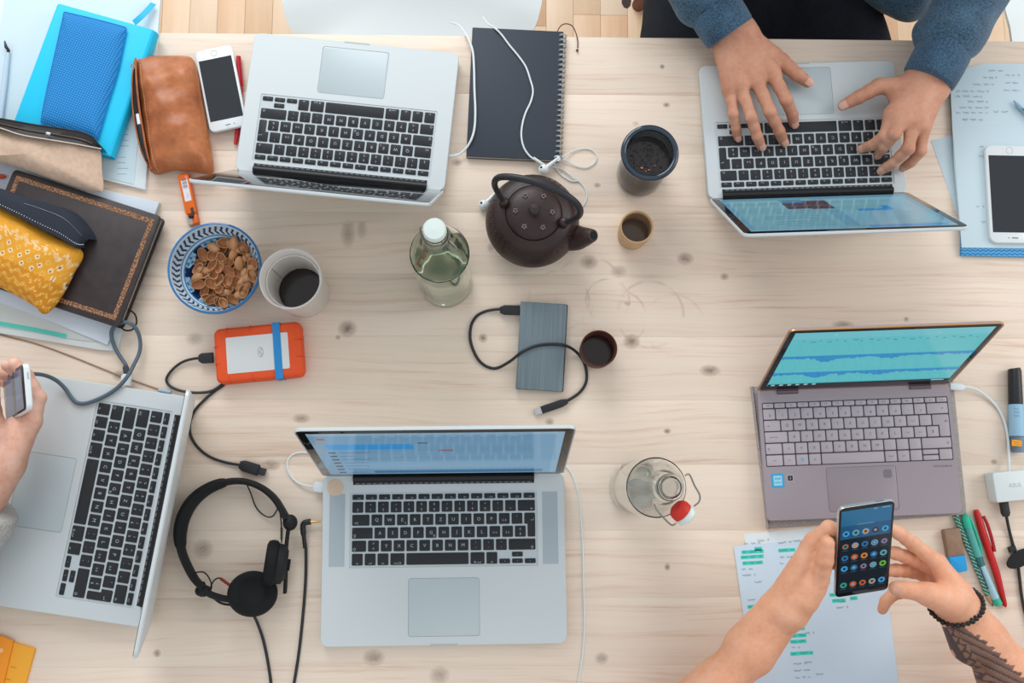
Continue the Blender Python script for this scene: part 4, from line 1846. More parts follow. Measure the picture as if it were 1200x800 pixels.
br = at(702, 408, .052)
rt = 22 * mpp(.052)
CLAY = M('brown clay', (88, 50, 42), .5, noise=(50, .12))
cup2 = vessel('clay_cup', 'small dark brown clay cup beside the grey drive', 'cup', br.x, br.y,
              [(0, .003), (rt - .006, .003), (rt - .0035, .009), (rt - .0026, .050), (rt - .0012, .052), (rt, .0506), (rt - .001, .02), (rt - .005, .002), (rt - .007, 0), (0, 0)], CLAY)
b = MB()
b.lathe([(rt - .0042, .016), (0, .0161)], 40)
b.build('tea', M('black tea', (52, 36, 34), .15), cup2, world=False)

# glass mug with dark rim
gm = at(762, 178, .113)
rt = 35 * mpp(.113)
SMOKE = M('smoky blue glass', (58, 66, 72), .03, trans=1, ior=1.4)
DKRIM = M('dark blue glass', (30, 46, 62), .12, coat=.5)
b = MB()
rbz = .037
b.ring(list(reversed([(0.0001, .006), (rbz - .004, .006), (rbz - .0025, .012), (rbz - .0035, .050), (.0325, .075), (rt - .009, .1), (rt - .006, .111), (rt - .004, .111), (rt - .0065, .099), (.0350, .075), (rbz - .0005, .050), (rbz, .012), (rbz - .003, .0012), (.0001, .0010)])), 56)
gmo = b.build('glass_mug', SMOKE, loc=(gm.x, gm.y, 0), world=False, sharp=60)
tag(gmo, 'tinted glass tea mug with a thick dark blue rim and loose leaves', 'mug')
b = MB()
b.ring([(rt - .0035 + .0045 * math.cos(a), .1085 + .0045 * math.sin(a)) for a in [2 * PI * i / 12 for i in range(12)]], 56)
b.build('rim', DKRIM, gmo, world=False, sharp=80)
b = MB()
b.lathe([(0, .0065), (rbz - .0045, .0065), (rbz - .003, .012), (rbz - .0045, .050), (.0318, .074), (.0350, .086), (0, .0862)], 48)
b.build('tea', M('very dark tea', (46, 40, 40), .03), gmo, world=False, sharp=60)
b = MB()
rr = random.Random(3)
for i in range(90):
    a, q = rr.uniform(0, 2 * PI), .030 * rr.random() ** .7
    c = (q * math.cos(a), q * math.sin(a), .0866 + rr.uniform(0, .0008))
    b.ell((0, 0, 0), (rr.uniform(.0006, .003), rr.uniform(.0005, .0014), .0004), 6, 4, X=Matrix.Translation(c) @ Matrix.Rotation(rr.uniform(0, 3), 4, 'Z'))
o = b.build('tea_leaves', M('wet tea leaf', (40, 34, 36), .45), gmo, world=False)
o['kind'] = 'stuff'
b = MB()
for dx, dy, s in ((-.009, -.016, .0016), (-.003, -.021, .001), (.002, -.019, .0012), (.011, -.012, .0009)):
    b.ell((dx, dy, .0874), (s * 1.3, s, .0005), 8, 5)
b.build('orange_petal', M('orange petal', (206, 128, 92), .5), gmo, world=False)

# cast iron teapot
IRON = M('brown cast iron', (47, 31, 30), .42, noise=(30, .18), bump=(260, .3))
IRONB = M('black iron handle', (38, 38, 42), .42, bump=(300, .12))
pc_ = at(624, 258.5, .055)
PR = 56.5 * mpp(.055)
pang = -R(19)
pot = thing('teapot', 'round brown cast iron teapot with arched black handle', 'teapot', (pc_.x, pc_.y, 0), pang)
b = MB()
pp = catmull([(0, .004, 0), (.03, .004, 0), (.036, .0, 0), (.044, .002, 0), (.060, .018, 0), (PR - .001, .042, 0), (PR, .056, 0), (PR - .004, .072, 0), (.058, .088, 0), (.046, .0955, 0), (.042, .097, 0), (.041, .094, 0), (0, .094, 0)], 5)
b.lathe([(max(0, p.x), max(0, p.y)) for p in pp], 72)
b.build('body', IRON, pot, world=False, sharp=60)
b = MB()
rows = [(.0845, .0040), (.079, .0055)]
n_d = 0
for z, sp in rows:
    rad = float(np.interp(z, [p.y for p in pp[20:46]], [p.x for p in pp[20:46]]))
    k = int(2 * PI * rad / .009)
    for i in range(k):
        a = 2 * PI * (i + .5 * (n_d % 2)) / k
        b.ell((rad * math.cos(a), rad * math.sin(a), z - .0004), (.0016, .0016, .0011), 6, 4)
    n_d += 1
o = b.build('studs', IRON, pot, world=False)
o['kind'] = 'stuff'
b = MB()
b.lathe([(.0, .0945), (.0405, .0945), (.0412, .098), (.0395, .1005), (.030, .1045), (.016, .107), (.008, .1075), (0, .1076)], 56)
lid_ = b.build('lid', IRON, pot, world=False, sharp=60)
b = MB()
b.lathe([(.0048, .107), (.004, .111), (.0075, .115), (.0092, .119), (.007, .1225), (0, .1236)], 24)
b.build('knob', M('dark iron knob', (48, 40, 42), .35), lid_, world=False)
b = MB()
for i in range(6):
    a = i * PI / 3 + .3
    for j in range(5):
        g = a + 0
        cxx, cyy = .027 * math.cos(a) + .0026 * math.cos(j * 1.257), .027 * math.sin(a) + .0026 * math.sin(j * 1.257)
        b.ell((cxx, cyy, .1062), (.0017, .0017, .0012), 8, 5)
o = b.build('plum_blossom_relief', M('highlit iron relief', (110, 100, 102), .3, metal=.4), lid_, world=False)  # blossom highlights painted in: relief coloured lighter than the lid
o['kind'] = 'stuff'
b = MB()
for i in range(3):
    a0, a1 = 1.2 + i * 2 * PI / 3, 1.2 + (i + 1) * 2 * PI / 3
    p, q = Vector((.039 * math.cos(a0), .039 * math.sin(a0), .1012)), Vector((.039 * math.cos(a1), .039 * math.sin(a1), .1012))
    b.tube([p.lerp(q, t / 10) + Vector((0, 0, .0042 * math.sin(PI * t / 10))) for t in range(11)], .0005, 5)
b.build('lid_lines', IRONB, lid_, world=False)
b = MB()
sp = catmull([(.050, -.004, .048), (.070, -.004, .058), (.080, -.003, .070), (.088, -.002, .083), (.094, -.001, .091)], 5)
b.tube(sp, [.0270 + (.0088 - .0270) * (i / (len(sp) - 1)) ** .7 for i in range(len(sp))], 20)
b.build('spout', IRON, pot, world=False, sharp=60)
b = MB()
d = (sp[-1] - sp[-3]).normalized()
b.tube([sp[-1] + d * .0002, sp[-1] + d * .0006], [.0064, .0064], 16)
b.build('spout_mouth', M('painted mouth shade', (12, 12, 13), .8), pot, world=False)  # spout end is closed; flat black disc paints the shade inside
for sx in (-1, 1):
    b = MB()
    b.tube([(sx * .044, 0, .088), (sx * .047, 0, .103)], [.0085, .0075], 12)
    b.ell((sx * .047, 0, .104), (.0075, .0075, .005), 12, 8)
    b.build('handle_lug', IRON, pot, world=False)
b = MB()
hp = catmull([(-.045, 0, .101), (-.055, .003, .118), (-.064, .008, .145), (-.060, .012, .168), (-.042, .015, .181), (-.015, .017, .187), (.015, .017, .187), (.042, .015, .180), (.060, .011, .165), (.065, .007, .142), (.057, .003, .118), (.046, 0, .101)], 6)
b.tube(hp, [.0036 + .0016 * math.sin(PI * i / (len(hp) - 1)) for i in range(len(hp))], 14)
b.build('handle', IRONB, pot, world=False)

# swing-top bottles
GLASS = M('clear bottle glass', (252, 255, 254), .0, trans=1, ior=1.4)
GREEN = M('pale green bottle glass', (236, 246, 234), .0, trans=1, ior=1.4)
WATER = M('water', (240, 250, 240), .0, trans=1, ior=1.2)
STEEL = M('steel wire', (150, 144, 140), .3, metal=.9)
CERAM = M('white ceramic stopper', (214, 226, 221), .25)


def bottle(label, x, y, glass, fill, rb=.041):
    t = thing('swing_top_bottle', label, 'bottle', (x, y, 0))
    out = [(.0, .005), (rb - .015, .004), (rb - .008, .0012), (rb - .005, .0006), (rb - .0012, .0022), (rb, .007), (rb, .175), (rb - .001, .19), (rb - .005, .21), (rb - .014, .233), (.021, .251), (.0165, .265), (.0145, .280), (.0140, .290), (.0160, .292), (.0165, .297), (.0155, .302), (.0150, .304)]
    inn = [(.0118, .304), (.0108, .298), (.0108, .285), (.0130, .266), (.0175, .251), (rb - .0175, .232), (rb - .0085, .209), (rb - .0042, .19), (rb - .003, .175), (rb - .003, .012), (rb - .008, .0072), (0, .0095)]
    b = MB()
    P1 = [(p.x, max(.0006, p.y)) for p in catmull([(r, z, 0) for r, z in out], 3)]
    P2 = [(max(0, p.x), p.y) for p in catmull([(r, z, 0) for r, z in inn], 3)]
    b.lathe([(max(0, r), z) for r, z in P1] + P2, 64)
    b.build('glass', glass, t, world=False, sharp=70)
    if fill:
        b = MB()
        b.lathe([(0, .0100), (rb - .0085, .0078), (rb - .0034, .0135), (rb - .0034, fill), (0, fill)], 56)
        b.build('water', WATER, t, world=False, sharp=60)
    return t


bp = at(516, 301, .17)
bA = bottle('green tinted swing top bottle of water with white stopper closed', bp.x, bp.y, GREEN, .15)
b = MB()
b.lathe([(.0118, .300), (.0125, .3045), (.0140, .306), (.0150, .311), (.0148, .3185), (.0130, .3215), (0, .3225)], 32)
b.build('stopper', CERAM, bA, world=False)
b = MB()
b.ring([(.0165 + .001 * math.cos(a), .287 + .001 * math.sin(a)) for a in (0, 1.57, 3.14, 4.71)], 32)
b.tube(catmull([(-.0168, -.004, .288), (-.0185, 0, .300), (-.0178, .003, .313), (-.012, .004, .317), (.012, .004, .317), (.0178, .0, .313), (.0185, -.004, .300), (.0168, -.006, .288)], 5), .0010, 8)
b.tube(catmull([(.0168, -.006, .288), (.022, -.010, .284), (.026, -.014, .283), (.024, -.018, .286), (.018, -.014, .290)], 5), .0011, 8)
b.build('wire_bail', STEEL, bA, world=False)

bp = at(766, 571, .17)
bB = bottle('clear glass swing top bottle, open, with red gasket stopper hanging aside', bp.x, bp.y, GLASS, 0, .040)
nk = Vector((bp.x, bp.y, 0))
b = MB()
b.ring([(.0160 + .001 * math.cos(a), .287 + .001 * math.sin(a)) for a in (0, 1.57, 3.14, 4.71)], 32)
w1 = catmull([at(767, 591, .287), at(770, 598, .283), at(778, 607, .276), at(787, 615, .268), at(792, 613, .266)], 5)
w2 = catmull([at(803, 557, .287), at(808, 556, .285), at(814, 569, .277), at(820, 580, .268), at(819, 588, .264), at(813, 593, .263)], 5)
inv = ROOTM[bB.name].inverted()
b.tube([inv @ p for p in w1], .0011, 8)
b.tube([inv @ p for p in w2], .0011, 8)
b.build('wire_bail', STEEL, bB, world=False)
# stopper: white ceramic knob with a red rubber gasket, hanging on its side
s0, s1 = at(796, 597, .266), at(808, 608, .262)
ax = (s1 - s0).normalized()
q = ax.to_track_quat('Z', 'Y').to_matrix().to_4x4()
b = MB()
b.lathe([(.004, .0068), (.0128, .007), (.0142, .0095), (.0136, .0145), (.009, .0175), (0, .018)], 28, X=inv @ Matrix.Translation(s0) @ q)
b.build('stopper', CERAM, bB, world=False)
b = MB()
b.lathe([(0, -.006), (.0095, -.006), (.0125, -.0035), (.0138, .001), (.0136, .0066), (0, .0068)], 28, X=inv @ Matrix.Translation(s0) @ q)
b.build('gasket', M('red rubber gasket', (206, 44, 26), .5), bB, world=False)

# ---------------------------------------------------------------- drives, cables, headphones


def cable(name, label, pts, z, r, mat, n=5, flat=1.0):
    path = px_path(pts, z, n)
    b = MB()
    c = path[len(path) // 2].copy()
    c.z = 0
    b.tube(path, r, 8, flat=flat)
    o = b.build(name, mat, loc=c)
    tag(o, label, 'cable')
    return o, path


def plug(parent, name, p0, p1, w, t, mat, tip=None, tipmat=None, bev=.0012):
    """moulded plug from pixel-height triples p0 to p1, optional metal end beyond p1"""
    a, c = at(*p0), at(*p1)
    d = c - a
    L = d.length
    d.normalize()
    s = Vector((-d.y, d.x, 0)).normalized()
    u = d.cross(s)
    X = Matrix((d.to_4d(), s.to_4d(), u.to_4d(), (0, 0, 0, 1))).transposed()
    for i in range(3):
        X[i][3] = a[i]
    b = MB()
    b.slab([(0, -w * .3), (L * .22, -w / 2), (L, -w / 2), (L, w / 2), (L * .22, w / 2), (0, w * .3)], -t / 2, t / 2, bev, X=X, bevel_low=bev)
    b.build(name, mat, parent)
    if tip:
        b = MB()
        b.slab([(L, -tip[1] / 2), (L + tip[0], -tip[1] / 2), (L + tip[0], tip[1] / 2), (L, tip[1] / 2)], -tip[2] / 2, tip[2] / 2, .0003, X=X)
        b.build('metal_plug', tipmat, parent)


BLKCABLE = M('black cable', (36, 38, 42), .5)
BLKPLUG = M('black moulded plug', (32, 34, 38), .5)
USBMETAL = M('plug metal', (196, 198, 196), .25, metal=.9)
WHITECABLE = M('white cable', (222, 230, 232), .45)
# orange rugged drive
ox, oy, oth, ow, oh = quad(((249, 385.5), (352, 376), (356, 440), (254, 450)), .024)
dr = thing('portable_drive', 'orange rubber bumper drive with aluminium top and blue strap', 'drive', (ox, oy, 0), oth)
ORANGE = M('orange rubber', (232, 84, 34), .6)
b = MB()
b.slab(rrect(ow, oh, .010, 5), 0, .0245, .005, bevel_low=.005)
b.build('bumper', ORANGE, dr, world=False, sharp=50)
b = MB()
for x in (-.045, -.010, .026):
    for sy in (-1, 1):
        b.box((x - .0005, min(sy * (oh / 2 - .009), sy * (oh / 2 + .0004)), .010), (x + .0005, max(sy * (oh / 2 - .009), sy * (oh / 2 + .0004)), .0248))
for y in (-.012, .014):
    b.box((ow / 2 - .010, y - .0005, .010), (ow / 2 + .0004, y + .0005, .0248))
    b.box((-ow / 2 - .0004, y - .0005, .010), (-ow / 2 + .008, y + .0005, .0248))
o = b.build('bumper_ribs', M('deep orange', (206, 62, 22), .6), dr, world=False)
o['kind'] = 'stuff'
b = MB()
b.slab(rrect(ow * .71, oh * .66, .002, 3, -.001, -.001), .0243, .0252, .0003)
b.build('top_plate', M('pale aluminium plate', (218, 222, 222), .45), dr, world=False)
b = MB()
bt = rrect(.0115, oh + .002, .001, 2, .029, 0)
for (z0, z1) in ((.0253, .0262),):
    b.slab(bt, z0, z1, .0003)
for sy in (-1, 1):
    b.box((.029 - .00575, min(sy * (oh / 2), sy * (oh / 2 + .001)), .003), (.029 + .00575, max(sy * (oh / 2), sy * (oh / 2 + .001)), .0258))
b.build('blue_strap', M('blue rubber strap', (34, 138, 206), .55), dr, world=False)
b = MB()
b.ring([(1, 0), (.88, 0), (.88, .0001), (1, .0001)], 28, X=Matrix.Translation((.0035, .0, .0253)) @ Matrix.Diagonal((.0042, .0078, 1, 1)))
b.tube([(.0035 + .0022 * math.sin(t * .9), -.005 + .001 * t, .0254) for t in range(11)], .0004, 5)
b.build('oval_emblem', M('grey emblem', (150, 152, 152), .5), dr, world=False)
oc, _ = cable('drive_cable', 'black cable from the orange drive ending in a loose plug by the headphones',
              [(240, 419.5), (228, 420), (214, 424), (202, 433), (195, 444), (199, 452), (211, 457.5), (228, 460), (246, 458.5), (258, 452), (263, 447)] +
              [(262, 451), (252, 458), (240, 468), (229, 480), (223, 494), (223, 508), (230, 522), (244, 534), (262, 541), (283, 545)],
              [.010, .008, .005, .004, .004, .004, .005, .005, .004, .003, .003, .0022, .0022, .0022, .0022, .0022, .0022, .0022, .0022, .003, .005], .0021, BLKCABLE)
plug(oc, 'drive_plug', (233, 420, .011), (250, 419, .011), .0155, .0075, BLKPLUG)
plug(oc, 'usb_plug', (281, 544, .006), (303, 551, .006), .0165, .009, BLKPLUG, (.011, .011, .0055), M('dark plug shell', (60, 62, 66), .3, metal=.6))

# grey brushed drive


def brushed():
    m = M('brushed grey metal', (112, 130, 140), .42, metal=.3)
    h = N(m)
    q = h.noise(h.coord(scale=(700, 6, 1)), 1, 3, .6)
    h.base(h.ramp(q, [(.3, (100, 115, 122)), (.7, (126, 140, 147))]))
    return m


gx, gy, gth, gw, gh = quad(((611, 353), (666.5, 356.5), (661, 458.5), (603.5, 455)), .014)
gd = thing('portable_drive', 'grey brushed metal slab drive lying below the teapot', 'drive', (gx, gy, 0), gth)
b = MB()
b.slab(rrect(gw - .002, gh - .001, .001, 2), 0, .0125, .0004)
b.build('body', M('black drive frame', (34, 36, 40), .45), gd, world=False)
b = MB()
b.slab([(-gw / 2, -gh / 2), (gw / 2 - .003, -gh / 2 - .0005), (gw / 2 - .0025, -gh / 2 + .003), (gw / 2 - .0025, gh / 2 - .004), (gw / 2 - .003, gh / 2), (-gw / 2, gh / 2)], .0125, .0142, .0004)
b.build('top_plate', brushed(), gd, world=False)
gc, _ = cable('drive_cable', 'black cable looping from the grey drive over its top to a free plug',
              [(592, 362), (580, 362.5), (568, 365), (558, 371), (552, 382), (551, 397), (555, 411), (562, 423), (572, 430), (583, 431), (598, 423), (612, 412), (628, 405), (645, 403), (662, 404.5), (675, 412), (684, 424), (687.5, 438), (686, 450), (678, 461), (664, 470)],
              [.007, .005, .003, .0025, .0025, .0025, .0025, .0025, .0025, .003, .010, .0172, .0172, .0172, .0165, .008, .0035, .0025, .0025, .003, .005], .0023, BLKCABLE)
plug(gc, 'drive_plug', (586, 363, .008), (609, 363.5, .008), .0145, .0075, BLKPLUG)
plug(gc, 'usb_plug', (665, 470, .005), (634.5, 480.5, .005), .0115, .0075, BLKPLUG, (.011, .0105, .0045), USBMETAL)

# headphones
HB = M('black headphone plastic', (30, 31, 33), .6, spec=.3)
HP = M('black headband padding', (22, 23, 25), .85, bump=(900, .3))
HPAD = M('black leatherette ear pad', (22, 23, 25), .7, spec=.25, bump=(200, .2))
hpc = at(285, 640, 0)
hd = thing('headphones', 'black wired headphones lying between the left and front laptops', 'headphones', (hpc.x, hpc.y, 0))
band_px = [(240, 690), (229, 679), (220, 663), (213, 645), (211, 626), (215, 606), (226, 587), (243, 573), (264, 565), (286, 564), (306, 571), (321, 583), (331, 598), (337, 610)]
zb = [.026, .022, .019, .017, .016, .016, .016, .016, .016, .017, .019, .022, .026, .030]
band = px_path(band_px, zb, 5)
b = MB()
b.tube(band, [.0050] * len(band), 10, flat=2.6)
b.build('headband', HB, hd)
b = MB()
pad = band[16:41]
b.tube(pad, [.0062 + .0032 * math.sin(PI * i / (len(pad) - 1)) ** .4 for i in range(len(pad))], 12, flat=1.9)
b.build('headband_pad', HP, hd)
# ear cup facing up
c1 = at(296, 696, .030)
X = Matrix.Translation(c1) @ Matrix.Rotation(R(-14), 4, 'X') @ Matrix.Rotation(R(12), 4, 'Y')
b = MB()
b.lathe([(0, -.019), (.024, -.0185), (.030, -.012), (.031, -.004), (.0305, 0)], 40, X=X)
e1 = b.build('ear_cup', HB, hd)
b = MB()
b.lathe([(.0315, -.004), (.035, .0), (.0355, .006), (.032, .013), (.026, .0145), (.020, .012), (.017, .010), (0, .0095)], 40, X=X @ Matrix.Diagonal((1.0, .92, 1, 1)))
b.build('ear_pad', HPAD, e1)
# ear cup standing on its edge
c2 = at(322, 660, .034)
X = Matrix.Translation(c2) @ Matrix.Rotation(R(-7), 4, 'Z') @ Matrix.Rotation(R(-78), 4, 'Y')
b = MB()
b.lathe([(0, -.018), (.020, -.0175), (.028, -.012), (.0295, -.004), (.029, 0)], 40, X=X)
b.slab(rrect(.012, .016, .003, 3), -.022, -.017, .001, X=X)
e2 = b.build('ear_cup', HB, hd)
b = MB()
b.lathe([(.0295, -.003), (.033, .0), (.0335, .006), (.0315, .012), (.026, .0145), (.018, .0115), (0, .011)], 40, X=X)
b.build('ear_pad', HPAD, e2)
# yokes and joints
b = MB()
b.ell(at(238, 692, .022), (.012, .009, .010), 14, 8)
b.tube(px_path([(236, 683), (243, 694), (258, 700), (275, 703)], [.024, .026, .022, .02], 5), [.005] * 16, 8)
b.build('yoke', HB, hd)
b = MB()
b.ell(at(340, 612, .030), (.011, .012, .011), 14, 8)
b.tube(px_path([(340, 612), (337, 626), (335, 650), (335, 672), (334, 694)], [.030, .028, .026, .02, .012], 5), .0030, 8, flat=1.8)
b.build('yoke', HB, hd)
THIN = M('thin black wire', (34, 34, 36), .5)
b = MB()
b.tube(px_path([(289, 567), (294, 578), (300, 594), (310, 604), (319, 605), (325, 596), (327, 588)], [.018, .012, .006, .006, .008, .016, .024], 5), .0011, 6)
b.tube(px_path([(326, 588), (329, 606), (330, 624), (330, 636)], [.026, .028, .03, .032], 4), .0011, 6)
b.tube(px_path([(227, 671), (238, 670), (245, 677), (248, 688), (243, 697)], [.02, .024, .02, .014, .014], 5), .0011, 6)
b.tube(px_path([(246, 690), (250, 681), (256, 677), (262, 679)], [.012, .012, .014, .018], 5), .0011, 6)
b.tube(px_path([(244, 694), (258, 706), (274, 709)], [.018, .014, .014], 5), .0018, 6)
b.build('inner_wire', THIN, hd)
b = MB()
sr = px_path([(330, 618), (330, 632)], [.030, .032], 8)
for i, p in enumerate(sr[:-1]):
    b.tube([p, p.lerp(sr[i + 1], .6)], .0021, 8)
b.build('strain_relief', BLKPLUG, hd)
b = MB()
b.tube(px_path([(259, 678), (270, 686)], [.018, .024], 3), .0022, 8)
b.build('red_connector', M('red connector', (150, 36, 40), .4), hd)
b = MB()
b.tube(px_path([(293, 715), (300, 726), (308, 748), (314, 776), (318, 806), (319, 840), (326, 868), (336, 862), (340, 836), (344, 804), (350, 766), (355, 720), (358, 680), (358.5, 645), (357, 632)],
               [.012, .006, .0025, .0022, .0022, .0022, .0022, .0022, .0022, .0022, .0022, .0022, .003, .005, .008], 6), .0022, 8, flat=.8)
b.build('flat_cable', BLKCABLE, hd)
b = MB()
b.tube(px_path([(357.6, 642), (356, 628), (355, 617), (357, 612.5), (364, 611)], [.007, .009, .010, .010, .010], 4), [.0030] * 5 + [.0042] * 7 + [.0046] * 5, 10)
jk = b.build('jack_plug', BLKPLUG, hd)
b = MB()
b.tube([at(363, 611.5, .010), at(370, 611, .010), at(372, 611, .010), at(376, 610.8, .010)], [.0019, .0019, .0016, .0008], 10)
b.build('gold_pin', M('gold plating', (206, 160, 96), .25, metal=1), jk)

# charging leads
wc, _ = cable('charging_cable', 'thin white cable looping from the left side of the front laptop',
              [(372, 570), (362, 569.5), (350, 566), (341, 558), (336.5, 547), (338, 537), (346, 531), (358, 530), (372, 533), (392, 538)],
              [.009, .007, .004, .002, .0016, .0016, .0016, .0016, .0016, .0016], .0015, WHITECABLE)
plug(wc, 'magnetic_plug', (367, 570, .009), (380, 571, .009), .0155, .0065, M('white plug', (218, 226, 230), .35))
cable('white_cable', 'thin white cable running down right of the front laptop',
      [(640, 535), (655, 541), (667, 550), (675, 568), (680, 595), (683, 640), (684, 690), (685, 730), (683, 765), (678, 800), (672, 840)], .0014, .0013, WHITECABLE)
tc, _ = cable('charging_cable', 'white cable from the turned laptop over the spiral notebook edge',
              [(519, 181), (527, 182.5), (536, 181.5), (545, 175), (552, 164), (556, 150), (557, 130), (556, 105), (555.5, 80), (554, 60), (549, 46), (545, 39), (538, 30), (528, 26)],
              [.010, .010, .009, .011, .0145, .0145, .0145, .0145, .0145, .0145, .009, .003, -.006, -.05], .0018, WHITECABLE)

# spiral notebook
sx_, sy_, sth_, sw_, sh_ = quad(((554, 32), (661, 37), (655, 188), (546, 183)), .011)
spn = thing('spiral_notebook', 'black covered spiral notebook lying at the far edge by the teapot', 'notebook', (sx_, sy_, 0), sth_)
b = MB()
b.slab(rrect(sw_ - .002, sh_ - .002, .001, 2), .001, .0095)
b.build('pages', M('notebook pages', (206, 200, 188), .8), spn, world=False)
b = MB()
b.slab(rrect(sw_, sh_, .0015, 2), .0095, .0108, .0003)
b.slab(rrect(sw_, sh_, .0015, 2), 0, .001)
b.build('cover', M('charcoal cover', (47, 55, 66), .6, bump=(500, .1)), spn, world=False)
cw = M('silver coil wire', (200, 204, 204), .25, metal=.8)
for i in range(25):
    y = sh_ / 2 - .006 - i * (sh_ - .012) / 24
    b = MB()
    for dy in (-.0009, .0009):
        b.tube([(sw_ / 2 - .0015 + .0068 * math.cos(a), y + dy, .006 + .0072 * math.sin(a)) for a in [R(d_) for d_ in range(-150, 151, 25)]], .0006, 6)
    b.build('coil_ring', cw, spn, world=False)
bkm = px_path([(652, 42), (654.5, 34), (659, 29), (665, 28), (671, 31), (675, 39), (677, 48), (677, 56)], [.004, .004, .004, .004, .004, .0025, .0016, .0016], 5)
b = MB()
b.tube(bkm, .0009, 6)
b.ell(at(676.5, 59, .0022), (.0022, .0026, .0018), 10, 6)
b.build('bookmark_cord', M('brown cord', (92, 62, 48), .7), spn)

# earphones
EAR = M('glossy white earphone', (226, 234, 236), .2)
ep = thing('earphones', 'white wired earphones tangled between the spiral notebook and teapot', 'earphones', at(640, 196, 0))
ROOTM[ep.name] = Matrix.Translation(at(640, 196, 0))
b = MB()
b.tube(px_path([(566, 20), (572, 28), (580, 33), (588, 41), (597, 53), (607, 65), (616, 78), (621, 92), (624.5, 106), (622, 119), (616, 132), (612, 146), (611, 160), (614, 173), (621, 183), (630, 189)],
               [-.03, -.004, .0122] + [.0124] * 11 + [.0124, .0135], 6), .0015, 8)
b.build('main_cable', WHITECABLE, ep)
b = MB()
b.tube(px_path([(625, 185), (634, 191), (640, 195)], [.0132, .013, .008], 4), .0024, 8)
b.build('splitter', WHITECABLE, ep)
b = MB()
thinp = px_path([(640, 195), (648, 191), (656, 186), (667, 179), (680, 174.5), (692, 175), (698.5, 181), (698, 189), (690, 195.5), (680, 196), (670, 192), (661, 187), (652, 189)],
                [.008, .008, .010, .004, .002, .002, .002, .002, .002, .002, .003, .006, .012], 5)
b.tube(thinp, .0010, 6)
b.tube(px_path([(640, 195), (651, 196), (662, 200), (668, 205), (674, 211), (678, 212), (670, 212), (662, 208), (655, 202), (650, 193), (648.5, 186), (652, 183), (656, 185), (654, 189)],
               [.007, .004, .003, .0045, .002, .002, .002, .002, .002, .004, .008, .012, .015, .0165], 5), .0012, 6)
b.tube(px_path([(674, 209), (682, 216), (687, 225), (687, 234), (681, 243), (670, 250), (648, 250), (620, 240), (600, 228), (580, 226)], [.003, .0016, .0016, .0016, .0016, .0016, .0016, .0016, .0016, .003], 5), .0011, 6)
b.build('ear_cable', WHITECABLE, ep)
for (hx, hy, hz), (tx, ty, tz) in (((637, 198.5, .010), (656, 184, .015)), ((567, 240, .008), (581, 226, .006))):
    p, q = at(hx, hy, hz), at(tx, ty, tz)
    b = MB()
    b.ell(p, (.0082, .0082, .0075), 16, 10)
    d = (q - p)
    b.tube([p + d * .15, p + d * .4, q], [.0036, .0030, .0022], 10)
    e = b.build('earbud', EAR, ep)
    b = MB()
    off = Vector((-.0035, .0015, .0062))
    b.ell(p + off, (.0026, .0020, .0012), 10, 6)
    b.build('speaker_mesh', M('dark mesh', (44, 46, 50), .6), e)

# ---------------------------------------------------------------- right-hand side
tp_ = [('paper_sheet', 'loose white sheet turned outward, corner beside the typing person', ((1091, 165), (1160, 146), (1190, 260), (1124, 256)), 0, .0006, PAPER2),
       ('patterned_notebook', 'blue zigzag patterned notebook edge under papers at the right', ((1130, 180), (1290, 184), (1290, 302), (1127, 299)), .0008, .007, None)]
sheet(*tp_[0][:2], 'paper', *tp_[0][2:])


def zigzag():
    m = M('blue zigzag cover', (60, 150, 206), .5)
    h = N(m)
    P = h.coord()
    sep = h.new('ShaderNodeSeparateXYZ')
    h.l.new(P, sep.inputs[0])
    tri = h.math('PINGPONG', h.math('MULTIPLY', sep.outputs[0], 120), .5)
    s = h.math('FRACT', h.math('ADD', h.math('MULTIPLY', sep.outputs[1], 190), tri))
    h.base(h.mix(h.math('GREATER_THAN', s, .5), lin((34, 118, 186)), lin((92, 176, 222))))
    return m


sheet('patterned_notebook', 'blue zigzag patterned notebook under the handwritten papers at right', 'notebook', ((1130, 180), (1290, 184), (1290, 302), (1127, 299)), .0008, .007, zigzag())
hs = sheet('handwritten_sheet', 'white sheet with rows of handwriting beside the right sleeve', 'paper', ((1113, 84), (1155, 74), (1290, 77), (1290, 262), (1124, 258), (1118, 190)), .0072, .0078, PAPER2)
hs2 = sheet('handwritten_sheet', 'creased white sheet lying under the phone at the right edge', 'paper', ((1116, 150), (1290, 140), (1290, 292), (1127, 290), (1122, 220)), .008, .0086, PAPER2)
b = MB()
for i, (y, x0_, x1_) in enumerate([(83, 1158, 1176), (91, 1152, 1168), (99, 1140, 1166), (107, 1120, 1160), (113, 1120, 1150), (119, 1134, 1158), (126, 1124, 1160), (132, 1120, 1158), (88, 1178, 1196), (97, 1178, 1194), (106, 1176, 1196), (131, 1164, 1184)]):
    p, q = at(x0_, y, .0079), at(x1_, y, .0079)
    scribble(b, p.x, p.y, q.x - p.x, .003, .00795, i)
o = b.build('handwriting', INK, hs)
o['kind'] = 'stuff'
b = MB()
for i, (y, x0_, x1_) in enumerate([(140, 1128, 1154), (172, 1147, 1154), (183, 1147, 1154), (242, 1144, 1154), (260, 1150, 1156)]):
    p, q = at(x0_, y, .0087), at(x1_, y, .0087)
    scribble(b, p.x, p.y, q.x - p.x, .003, .00875, i + 40)
o = b.build('handwriting', INK, hs2)
o['kind'] = 'stuff'
t, w, h, tk = phone('large white phone with dark screen on papers at the right edge', ((1155, 170), (1213, 171), (1217, 285), (1160, 284)), .009, .0072, dark=(.105, .105))
b = MB()
b.ring([(.0052, tk), (.0056, tk), (.0056, tk + .0002), (.0052, tk + .0002)], 20, X=Matrix.Translation((0, h / 2 - h * .052, 0)))
b.build('home_button', M('grey ring', (160, 166, 170), .4), t, world=False)
b = MB()
